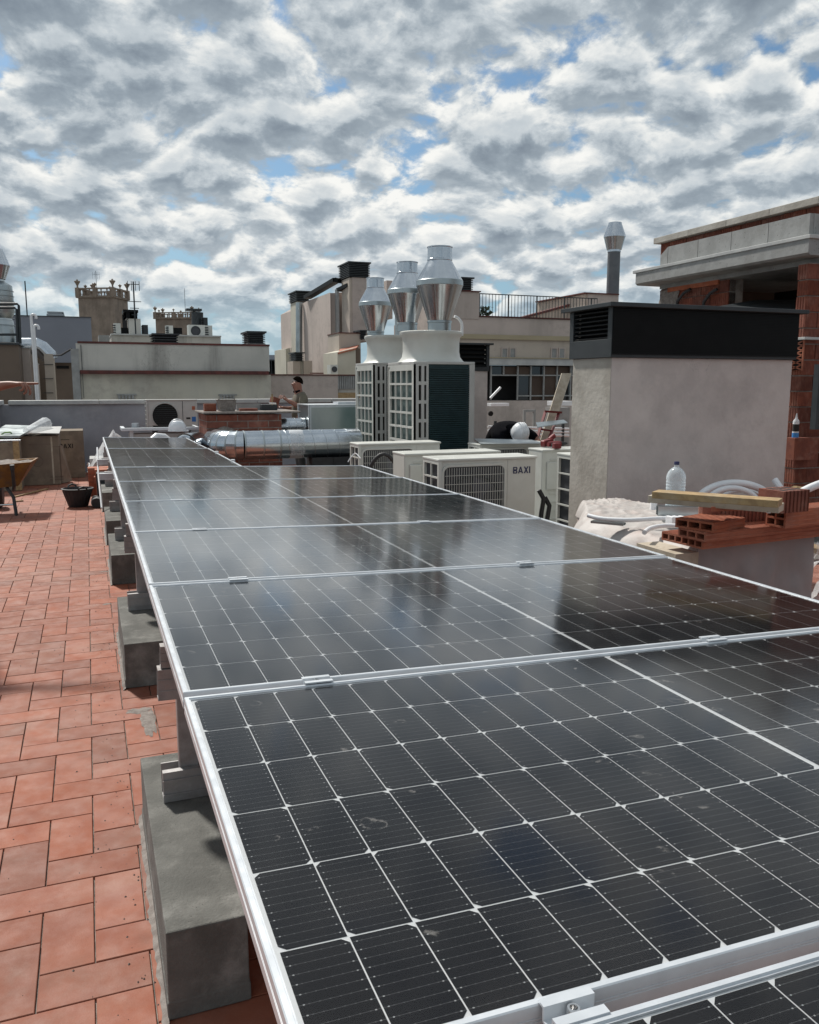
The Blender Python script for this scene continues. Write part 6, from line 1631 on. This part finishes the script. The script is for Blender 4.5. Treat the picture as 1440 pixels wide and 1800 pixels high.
# towers with balustrades
def tower(label, x0, x1, x2, yurn, ycap, ybody, Y, th=28, group='old towers with urn-topped balustrades'):
    """near corner at pixel x1; the front runs left to x0, the right side recedes to x2"""
    th = R(th); sc = Y / FPX * 1.0; C0 = at(x1, ybody, Y=Y)
    w_ = (x1 - x0) * sc / math.cos(th) * .98; d_ = (x2 - x1) * sc / math.sin(th) * 1.05
    zc = C0.z; h = (ybody - ycap) * sc; hu = (ycap - yurn) * sc
    t = thing('balustrade_tower', label, 'tower', (C0.x, Y, -22), (0, 0, -th), group)
    B = -22
    G().box(-w_, 0, 0, d_, .1, zc - B).build('shaft', m_stone, t, **K)
    co = .05 * w_
    G().box(-w_ - co, co, -co, d_ + co, zc - B, zc - B + h * .10).build('cornice', m_stone, t, bevel=.03, **K)
    corners = [(0, 0), (-w_, 0), (-w_, d_), (0, d_)]
    g = G(); z0 = zc - B + h * .10; z1 = zc - B + h
    for p, q in zip(corners, corners[1:] + corners[:1]):
        g.bar((*p, z0 + h * .06), (*q, z0 + h * .06), .2, h * .12); g.bar((*p, z1 - h * .07), (*q, z1 - h * .07), .24, h * .13)
    g.build('rails', m_stone, t, **K)
    hb = h * .66
    me = meshof(G().lathe([(.07, 0), (.05, .1 * hb), (.10, .3 * hb), (.045, .62 * hb), (.07, .9 * hb), (.07, hb)], n=8), 'baluster_mesh', m_stone)
    pst = meshof(G().box(-.17, .17, -.17, .17, 0, h * .9 + .01), 'pier_mesh', m_stone)
    u = hu
    mu = meshof(G().lathe([(.20 * u, 0), (.10 * u, .08 * u), (.09 * u, .25 * u), (.22 * u, .50 * u), (.36 * u, .72 * u), (.30 * u, .78 * u), (.10 * u, .80 * u), (.11 * u, .90 * u), (0, 1.0 * u)], n=10), 'urn_mesh', m_stone)
    for p, q, nn in zip(corners, corners[1:] + corners[:1], (2, 2, 2, 2)):
        p, q = Vector((*p, 0)), Vector((*q, 0))
        for k in range(nn):
            c = p.lerp(q, k / nn)
            inst('corner_pier' if k == 0 else 'middle_pier', pst, t, (c.x, c.y, z0))
            inst('urn', mu, t, (c.x, c.y, z1), sc=None if k == 0 else (.6, .6, .6))
            L_ = (q - p).length / nn; nb = max(3, int(L_ / .42))
            for j in range(1, nb):
                e_ = p.lerp(q, (k + j / nb) / nn); inst('baluster', me, t, (e_.x, e_.y, z0 + h * .12))
    G().box(.002, .03, d_ * .55, d_ * .85, zc - B - (562 - ybody) * sc - 1.0, zc - B - (562 - ybody) * sc + .8).build('window', m_dark, t, **K)
    return t
tower('larger old stone tower with urns on its balustrade, left background', 145, 199, 222, 493, 507, 523, 80)
tower('smaller old stone tower with urns, partly behind white roof units', 280, 338, 352, 539, 549, 560, 90)

# blue grey block
Y = 31.
t = thing('blue_grey_block', 'large plain blue grey rooftop block with a pale right side, left background', 'building', (ax(18, Y), Y, -22))
bx(t, 'front_wall', m_blue, 8, 159.5, 556, Y, 3.6, 637)
a_ = ax(160, Y); zt_ = az(160, 556, Y)
G().box(a_ + .001, a_ + .10, Y + .02, Y + 3.6, az(160, 637, Y), zt_ - .05).build('side_cladding', m_blueL, t)
bx(t, 'capping', m_char, 7.5, 160.5, 555, Y - .04, 3.7, 556)
bx(t, 'lower_wall', m_brown, 92, 160, 638, Y + .3, 3)
bx(t, 'dark_slot', m_dark, 99, 121, 643, Y + .27, .02, 648)
t = thing('roof_ventilator', 'low two-tier roof ventilator on top of the blue grey block', 'vent', at(105, 556, Y=32))
g = G(); 
for x0_, x1_, y0_, y1_ in ((91, 120, 547.5, 550), (93, 117, 550, 551.5), (90, 121, 551.5, 555.5)): g.box(ax(x0_, 32), ax(x1_, 32), 32, 33.5, az(105, y1_, 32), az(105, y0_, 32))
g.build('tiers', m_blueL, t, bevel=.03)

# near left: brown stair house with steel duct tower and handrail
Y = 21.0
t = thing('brown_stair_house', 'brown walled roof house with lighter right side at the left edge', 'building', (ax(-60, Y), Y, -22))
bx(t, 'front_wall', m_brown, -90, 32, 605, Y, 4)
a_ = ax(32, Y); G().box(a_ + .001, a_ + .03, Y + .01, Y + 4, -21.9, az(32, 605, Y)).build('side_wall', m_chimL, t)
bx(t, 'roof_edge', m_char, -90, 34, 602, Y - .06, 4.1, 605.2)
for k, (x0_, x1_, yt, m_) in enumerate(((38, 52, 612, m_beige), (51, 60, 622, m_beigeL), (62, 66, 640, m_beige))):
    tt = thing('narrow_house_wall', ['narrow beige wall strip right of the brown stair house', 'lighter beige wall strip beside the twin white pipes', 'thin wall strip between white pipes and the boxed duct'][k], 'wall', (ax(x0_, Y + 1 + k), Y + 1 + k, -22))
    bx(tt, 'wall_face', m_, x0_, x1_, yt, Y + 1 + k, .6); bx(tt, 'capping', m_cop, x0_ - .5, x1_ + .5, yt - 1.5, Y + .97 + k, .66, yt)
tt = thing('dark_recess_wall', 'dark recessed wall behind the white pipes, under the big duct elbow', 'wall', (ax(60, 25), 25, -22)); bx(tt, 'wall_face', m_brown, 50, 92, 622, 25, .3)
t = thing('boxed_duct', 'tall tan boxed duct with a shiny pipe elbow running down from its top', 'duct', (ax(78, 22), 22, -22))
bx(t, 'casing', m_beigeL, 77, 93, 622, 22, 1.0); 
for yy in (640, 665, 690): bx(t, 'strap', m_char, 76.5, 93.5, yy, 21.97, .02, yy + 1)
el = [at(36, 606, Y=22.4), at(64, 606, Y=22.4), at(72, 610, Y=22.4), at(86, 624, Y=22.4), at(88, 630, Y=22.4)]
G().tube([p + Vector((0, 0, -.03)) for p in el], [.20, .20, .20, .20, .19], 26).build('elbow_pipe', m_galv, t, smooth=False)
for k, (px, yt) in enumerate(((64.5, 549), (68, 568))):
    q = at(px, 700, Y=20.9); zt = az(px, yt + 4, 20.9); r_ = .020
    P = [(q.x, 20.9, -3), (q.x, 20.9, zt - .05)] + [(q.x + .05 - .05 * math.cos(a), 20.9, zt - .05 + .05 * math.sin(a)) for a in [math.pi * j / 8 for j in range(1, 9)]] + [(q.x + .10, 20.9, zt - .09)]
    tag(G().tube(P, r_ + .01, 12).build('vent_pipe', m_pvc, smooth=True), ['taller white vent pipe with a hooked top before the blue grey block', 'shorter white vent pipe with a hooked top right beside the taller one'][k], 'pipe')
# big sheet metal stack at the left edge
Y = 22.5
t = thing('exhaust_stack', 'huge sheet metal exhaust tower cut by the left edge, on the brown stair house', 'exhaust stack', at(0, 602, Y=Y))
X0_ = ax(0, Y); s_ = Y * 1.02 / FPX
def zc_at(y): return az(0, y, Y) - t.location.z
G().lathe([(22 * s_, zc_at(602)), (22 * s_, zc_at(590)), (21 * s_, zc_at(565)), (19 * s_, zc_at(560)), (24 * s_, zc_at(548)), (22.5 * s_, zc_at(502)), (13 * s_, zc_at(495)), (12.5 * s_, zc_at(490))], n=32).build('drum', m_galv2, t, smooth=True, **K)
G().lathe([(14 * s_, zc_at(491)), (21.5 * s_, zc_at(467))], n=32, caps=False).build('lower_cone', m_galv, t, smooth=True, **K)
G().lathe([(21.8 * s_, zc_at(467)), (13 * s_, zc_at(438)), (0, zc_at(438))], n=32, caps=False).build('upper_cone', m_galv, t, smooth=True, **K)
for yy in (512, 521, 530, 539, 548, 560, 572): G().lathe([(23.6 * s_ , zc_at(yy + .4)), (24.6 * s_, zc_at(yy)), (23.6 * s_, zc_at(yy - .4))], n=32, caps=False).build('band', m_galv2, t, **K)
g = G(); r_ = .028
rl = thing('roof_handrail', 'dark tubular handrail on the roof edge of the brown stair house', 'railing', at(30, 602, Y=21.1))
def RP(x, y): return at(x, y, Y=21.1) - rl.location
G().tube([RP(-60, 534), RP(30, 534), RP(33, 537), RP(36, 604)], r_, 8).build('top_rail', m_char, rl, smooth=True, **K)
G().tube([RP(-60, 541), RP(27, 541), RP(29, 543), RP(31, 602)], r_, 8).build('inner_rail', m_char, rl, smooth=True, **K)
G().tube([RP(-60, 588), RP(30, 588)], r_, 8).build('low_rail', m_char, rl, smooth=True, **K)
# cables sagging between
tag(G().tube([at(94, 625, Y=20.5), at(108, 624, Y=20), at(126, 613, Y=19.2)], .02, 6).build('cable', m_rubber, smooth=True), 'dark cable sagging from the boxed duct to the stained white block', 'cable')

# long beige building, middle
Y = 27.0
t = thing('beige_building', 'tall beige rendered building with sloping dark roof edge and black hooded chimneys', 'building', (ax(527, Y), Y, -22))
def slopebox(name, m, x0, x1, y0, y1, Y, dep, ybot=None, dY1=0):
    """front face with a top that rises from y0 to y1; the right end may come nearer"""
    a, b = ax(x0, Y), ax(x1, Y - dY1); za, zb = az(x0, y0, Y), az(x1, y1, Y - dY1); zz = -21.9 if ybot is None else az((x0 + x1) / 2, ybot, Y)
    g = G(); g.quadbox([(a, Y, zz), (b, Y - dY1, zz), (b, Y - dY1 + dep, zz), (a, Y + dep, zz), (a, Y, za), (b, Y - dY1, zb), (b, Y - dY1 + dep, zb), (a, Y + dep, za)])
    return g.build(name, m, t)
# left flank recedes: its right end is nearer (perspective gives the falling roof line)
slopebox('flank_wall', m_beige, 528, 548, 542, 531, 30.0, 3, dY1=1.5)
slopebox('flank_wall', m_beige, 549, 583, 531, 514, 28.4, 3, dY1=3.0)
slopebox('return_wall', m_beige, 583, 592, 515, 515, 25.5, 3)
bx(t, 'white_post', m_cop, 592, 596, 508, 25.3, .2, 690)
slopebox('back_wall', m_beige, 596, 616, 514, 514, 25.6, 3)
g = G()
for off, yy in ((0, 0),):
    p0 = at(540, 529, Y=28.3); p1 = at(592, 499, Y=25.3); g.bar(p0 + Vector((0, 0, .12)), p1 + Vector((0, 0, .12)), .25, .12); p2 = at(598, 500, Y=25.2); g.bar(p1 + Vector((0, 0, .12)), p2 + Vector((0, 0, .1)), .25, .13)
    g.bar(at(596, 510, Y=25.4), at(615, 501, Y=24.6), .2, .10)
g.build('dark_roof_edge', m_black, t)
for x_, y0_, y1_ in ((530.5, 560, 640), (538, 565, 640), (549, 531, 658), (573, 548, 640)): 
    Yq = 30.0 - (x_ - 528) / 20 * 1.5 if x_ < 548 else 28.4 - (x_ - 549) / 34 * 3.0
    bx(t, 'downpipe', m_beigeL if x_ != 549 else m_maroon, x_, x_ + 1.0, y0_, Yq - .12, .08, y1_)
bx(t, 'base_ledge', m_maroon, 549, 580, 655, 25.0, .3, 657)
bx(t, 'hood_shaft', m_cream, 522, 528, 530, 29.6, 1.0, 640); hood(t, 521, 545, 511, 529, 29.5, 1.2, 6)
G().tube([at(526, 640, Y=29.0), at(526, 532, Y=29.0)], .12, 12).build('steel_flue', m_galv2, t, smooth=True)
# big chimney
bx(t, 'chimney_side', m_beigeL, 614, 619, 488, 24.42, .8, 600); bx(t, 'chimney', m_beige, 619, 650, 488, 24.4, 1.0, 600); hood(t, 613.5, 650.5, 460, 487, 24.35, 1.1, 9)
bx(t, 'chimney', m_beige, 680, 690, 493, 26, 1.0, 560)
t = thing('low_beige_annex', 'lower cream annex with a pink tiled slope in front of the beige building', 'building', (ax(595, 23.6), 23.6, -22))
bx(t, 'upper_box', m_beigeL, 596, 634, 586, 23.8, 1.2, 640); bx(t, 'upper_capping', m_maroon, 595.5, 634.5, 584.5, 23.77, 1.25, 586)
slopebox('lower_box', m_cream, 594, 626, 619, 611, 22.8, 1.5); 
P = [at(594, 620, Y=22.75), at(626, 612, Y=22.75), at(631, 606, Y=23.75), at(598, 613, Y=23.75)]
G().quadbox([p + Vector((0, 0, -.04)) for p in P] + P).build('tiled_slope', m_brickO, t)
slopebox('lower_side', m_brown, 626.2, 634, 611, 613, 22.9, 1.5)
hood(t, 634, 646, 580, 596, 23.7, .6, 6)
t = thing('left_annex', 'low cream annex with a small black vent left of the beige building', 'building', (ax(504, 31), 31, -22))
slopebox('wall_face', m_cream, 504, 513, 613, 611, 31, 2); slopebox('wall_face', m_beigeL, 513, 524, 611, 609, 30.8, 2)
bx(t, 'vent_shaft', m_beigeL, 515, 528, 635, 26, .8); bx(t, 'vent_shaft_side', m_cream, 528.2, 536, 635, 26.05, .8); hood(t, 519, 534, 619, 634, 25.95, .8, 5)
bx(t, 'front_wall', m_beigeL, 534, 549, 634, 25.9, .8)
t = thing('outdoor_unit', 'tiny white air conditioner at the foot of the beige building', 'air conditioner', at(587, 656, Y=22.4))
bx(t, 'casing', m_shell, 581, 594, 641, 22.4, .35, 657); q = at(588, 649, Y=22.4) - t.location
g = G(); g.rings([[(q.x + .08 * math.cos(2 * math.pi * k / 18), dy, q.z + .08 * math.sin(2 * math.pi * k / 18)) for k in range(18)] for dy in (-.001, -.012)]); g.build('fan', m_fan, t, **K)
# far gap: distant hut roofs
t = thing('distant_house', 'distant grey roofed house with a pergola, in the gap behind the man', 'house', (ax(474, 60), 60, -22))
bx(t, 'wall_face', m_white, 466, 512, 636, 60, 6); bx(t, 'grey_roof', m_blue, 466, 506, 624, 62, 6, 634)
g = G()
for k in range(6): g.box(ax(472 + k * 6, 58), ax(473 + k * 6, 58), 58, 60, az(480, 658, 58), az(480, 634, 58))
g.box(ax(468, 58), ax(505, 58), 58, 60, az(480, 634, 58), az(480, 632, 58)); g.build('pergola', m_char, t)
for k, (x0_, x1_) in enumerate(((482, 487), (493, 498))): bx(t, 'window', m_dark, x0_, x1_, 642, 59.97, .02, 650)

# mid right building with the window band
Y = 21.5
t = thing('beige_window_building', 'beige building with a long band of brown windows and four blind niches, centre right', 'building', (ax(800, Y), Y, -22))
bx(t, 'upper_wall', m_beige, 780, 1075, 560, Y, 4, 589.5)
bx(t, 'left_block', m_beige, 782, 843, 512, Y - .02, 4, 560); bx(t, 'left_capping', m_maroon, 780, 846, 510, Y - .06, 4.1, 512)
bx(t, 'wall_capping', m_maroon, 843, 1075, 558.5, Y - .05, .4, 560)
bx(t, 'yellow_band', m_yellowish, 780, 1075, 589.5, Y - .05, 4, 597.5)
wl = bx(t, 'niche_wall', m_beigeL, 780, 1075, 597.5, Y + .02, 4, 630)
for px in (881.5, 895.5, 968, 981.5):
    a_, b_ = ax(px, Y), ax(px + 9.5, Y); z1_, z0_ = az(px, 612, Y), az(px, 629, Y)
    g = G(); loop_rect(g, a_ - .02, b_ + .02, z0_ - .02, z1_ + .02, Y - .012, .03, .03); G_n = g.build('niche_frame', m_beige, t)
    G().box(a_, b_, Y + .008, Y + .018, z0_, z1_).build('niche_back', m_concL, t)
bx(t, 'grey_lintel', m_cop, 780, 1075, 630, Y - .10, .5, 642); bx(t, 'lintel_lip', m_yellowish, 780, 1075, 628.5, Y - .14, .4, 630)
bx(t, 'lower_wall', m_beige, 780, 1075, 704, Y, 4)
bx(t, 'window_back', m_dark, 780, 1075, 643, Y + .6, 3, 703)
xs_ = [864, 886, 911, 934, 957, 980, 1004, 1028, 1052]
for i, (x0_, x1_) in enumerate(zip(xs_[:-1], xs_[1:])):
    for (y0_, y1_) in ((644.5, 659), (660.5, 695), (696.5, 703)):
        if i in (0, 1) and y0_ > 650: continue
        w_ = bx(t, 'pane', m_glassg if (i + (y0_ > 650)) % 3 == 0 else m_window, x0_ + .8, x1_ - .8, y0_, Y + .08 + (.05 if i % 2 else 0), .02, y1_)
g = G()
for x_ in xs_: g.box(ax(x_, Y) - .02, ax(x_, Y) + .02, Y + .02, Y + .07, az(x_, 703 if x_ != 886 else 659.7, Y), az(x_, 643, Y))
for y_ in (659.7, 695.7): g.box(ax(864 if y_ < 690 else 911, Y), ax(1070, Y), Y + .025, Y + .065, az(940, y_, Y) - .018, az(940, y_, Y) + .018)
g.build('window_frame', m_concL, t)
tag(G().tube([at(862, 700, Y=17), at(880, 681, Y=17)], .03, 8).build('metal_bar', m_pvc, smooth=True), 'short pale bar slanting up in front of the dark open window', 'bar')
# railing and sloping wall behind it
rl = thing('roof_railing', 'long thin metal roof railing against the sky, on the beige window building', 'railing', (ax(845, Y), Y + .15, az(845, 559, Y)))
xa_, xb_ = ax(845, Y), ax(1050, Y); zb0 = az(845, 558.5, Y); zt0 = az(845, 515, Y)
zt1 = az(1028, 518, Y); 
def rz(f, z): return z
G().bar((xa_, Y + .15, zt0), (xb_, Y + .15, zt0), .03, .025).build('top_rail', m_char, rl)
G().bar((xa_, Y + .15, zb0 + .06), (xb_, Y + .15, zb0 + .06), .03, .03).build('bottom_rail', m_char, rl)
n = 38; mb = meshof(G().box(-.006, .006, -.006, .006, 0, zt0 - zb0 - .02), 'railing_bar_mesh', m_char); mp_ = meshof(G().box(-.015, .015, -.015, .015, 0, zt0 - zb0), 'railing_post_mesh', m_char)
for k in range(n + 1):
    x = xa_ + (xb_ - xa_) * k / n
    inst('post' if k % 9 == 0 else 'bar', mp_ if k % 9 == 0 else mb, rl, (x - rl.location.x, 0, zb0 - rl.location.z + .01))
Y = 24.
t = thing('sloping_gable_wall', 'pinkish gable wall with sloping dark red edge behind the roof railing', 'wall', (ax(917, Y), Y, -22))
a_, b_ = ax(915, Y), ax(1029, Y); za, zb = az(915, 560, Y), az(1029, 528, Y)
G().quadbox([(a_, Y, -21.9), (b_, Y, -21.9), (b_, Y + .3, -21.9), (a_, Y + .3, -21.9), (a_, Y, za), (b_, Y, zb), (b_, Y + .3, zb), (a_, Y + .3, za)]).build('wall_face', m_beigeL, t)
G().bar((a_, Y + .15, za + .02), (b_, Y + .15, zb + .02), .4, .07).build('sloping_edge', m_maroon, t)
t = thing('beige_corner_block', 'beige corner block with dark red capping under the lone steel flue', 'building', (ax(1029, 23), 23, -22))
bx(t, 'wall_face', m_beige, 1034, 1088, 517, 23, 3); bx(t, 'side_wall', m_beigeL, 1029, 1034, 517, 23.05, 3); bx(t, 'capping', m_maroon, 1027.5, 1089, 515, 22.95, 3.1, 517)
Y = 23.6
t = thing('exhaust_stack', 'lone slim steel flue with a double cone top, right of the railing', 'exhaust stack', at(1077, 517, Y=Y))
s_ = Y * 1.14 / FPX
def zf(y): return az(1077, y, Y) - t.location.z
G().lathe([(11 * s_, zf(517)), (11 * s_, zf(443))], n=24).build('flue_pipe', m_fluegrey, t, smooth=True, **K)
G().lathe([(11.5 * s_, zf(443)), (11.5 * s_, zf(439)), (13 * s_, zf(439)), (18.5 * s_, zf(417))], n=28, caps=False).build('lower_cone', m_galv, t, smooth=True, **K)
G().lathe([(18.8 * s_, zf(417)), (18.8 * s_, zf(414)), (11.5 * s_, zf(393)), (11.5 * s_, zf(391)), (0, zf(391))], n=28, caps=False).build('upper_cone', m_galv, t, smooth=True, **K)
t = thing('roof_vent', 'black louvred vent box on the beige block, right behind the tallest stack', 'vent', at(820, 510, Y=21.9)); hood(t, 806, 832, 487, 510, 21.9, .8, 7)
# far trees seen through the railing
for k, (px, h_) in enumerate(((847, 6), (855, 5))):
    c = at(px, 558, Y=60); tt = thing('tree', ['left of two tiny dark treetops behind the roof railing', 'right of two tiny dark treetops behind the roof railing'][k], 'tree', (c.x, 60, -22))
    G().tube([(0, 0, 0), (0, 0, 22 + c.z)], .15, 6).build('trunk', m_stone, tt, **K)
    g = G(); rnd = random.Random(k)
    for j in range(160):
        a0 = rnd.uniform(0, 6.28); r_ = .4 * rnd.random() ** .5; z = 20.5 + c.z + rnd.random() * 2.3; p = Vector((r_ * math.cos(a0), r_ * math.sin(a0), z)); n = len(g.v)
        g.v += [p + Vector((rnd.uniform(-.2, .2), rnd.uniform(-.2, .2), rnd.uniform(-.2, .2))) for _ in range(3)]; g.f.append((n, n + 1, n + 2))
    g.build('crown', mat('dark_foliage', (.03, .045, .02), .9), tt, **K)

# items on the back parapet, right part
tag(G().box(ax(862, 16.1), ax(894, 16.1), 16.05, 16.24, az(878, 714, 16.1), az(878, 708.5, 16.1)).build('white_slab', m_pvc, bevel=.005), 'white slab fixed to the back parapet beside the small grey chimney', 'slab')
tag(G().box(ax(975, 15.9), ax(1003, 15.9), 15.8, 16.2, az(990, 713, 15.9), az(990, 705, 15.9)).build('white_slab', m_pvc, bevel=.005), 'white slab on the parapet just left of the rendered chimney', 'slab')
g = G(); q = at(863, 727, Y=16.27); g.rings([[(q.x + .055 * math.cos(2 * math.pi * k / 20), y, q.z + .055 * math.sin(2 * math.pi * k / 20)) for k in range(20)] for y in (16.299, 16.26)]); tag(g.build('wall_socket_hole', m_dark), 'round black pipe opening in the back parapet near the grey chimney', 'pipe opening')
t = thing('empty_panel_frame', 'pale empty frame leaning against the back parapet above the bent worker', 'frame', at(930, 760, Y=15.8))
x0_, x1_ = ax(922, 15.9), ax(943, 15.9); z1_ = az(930, 720, 15.9)
g = G(); loop_rect(g, x0_, x1_, 0.35, z1_, 15.9, .05, .05); g.build('frame', m_concL, t)
t = thing('rail_pipes', 'pair of pale horizontal pipes beyond the bent worker', 'pipes', (ax(862, 13), 13, .6))
for y_ in (750, 756, 762): G().tube([at(858, y_, Y=13), at(1000, y_ + 4, Y=13)], .022, 8).build('pipe', m_pvc, t, smooth=True)
for x_ in (3.9 + 1.2,):
    G().box(ax(870, 13), ax(870, 13) + .04, 12.98, 13.02, 0, .95).build('post', m_char, t); G().box(ax(990, 13), ax(990, 13) + .04, 12.98, 13.02, 0, .95).build('post', m_char, t)
tag(G().box(ax(978, 14.2), ax(1003, 14.2), 14.2, 14.6, .001, az(990, 716, 14.2)).build('grey_pillar', m_concL), 'short grey pillar half hidden by the rendered chimney', 'pillar')
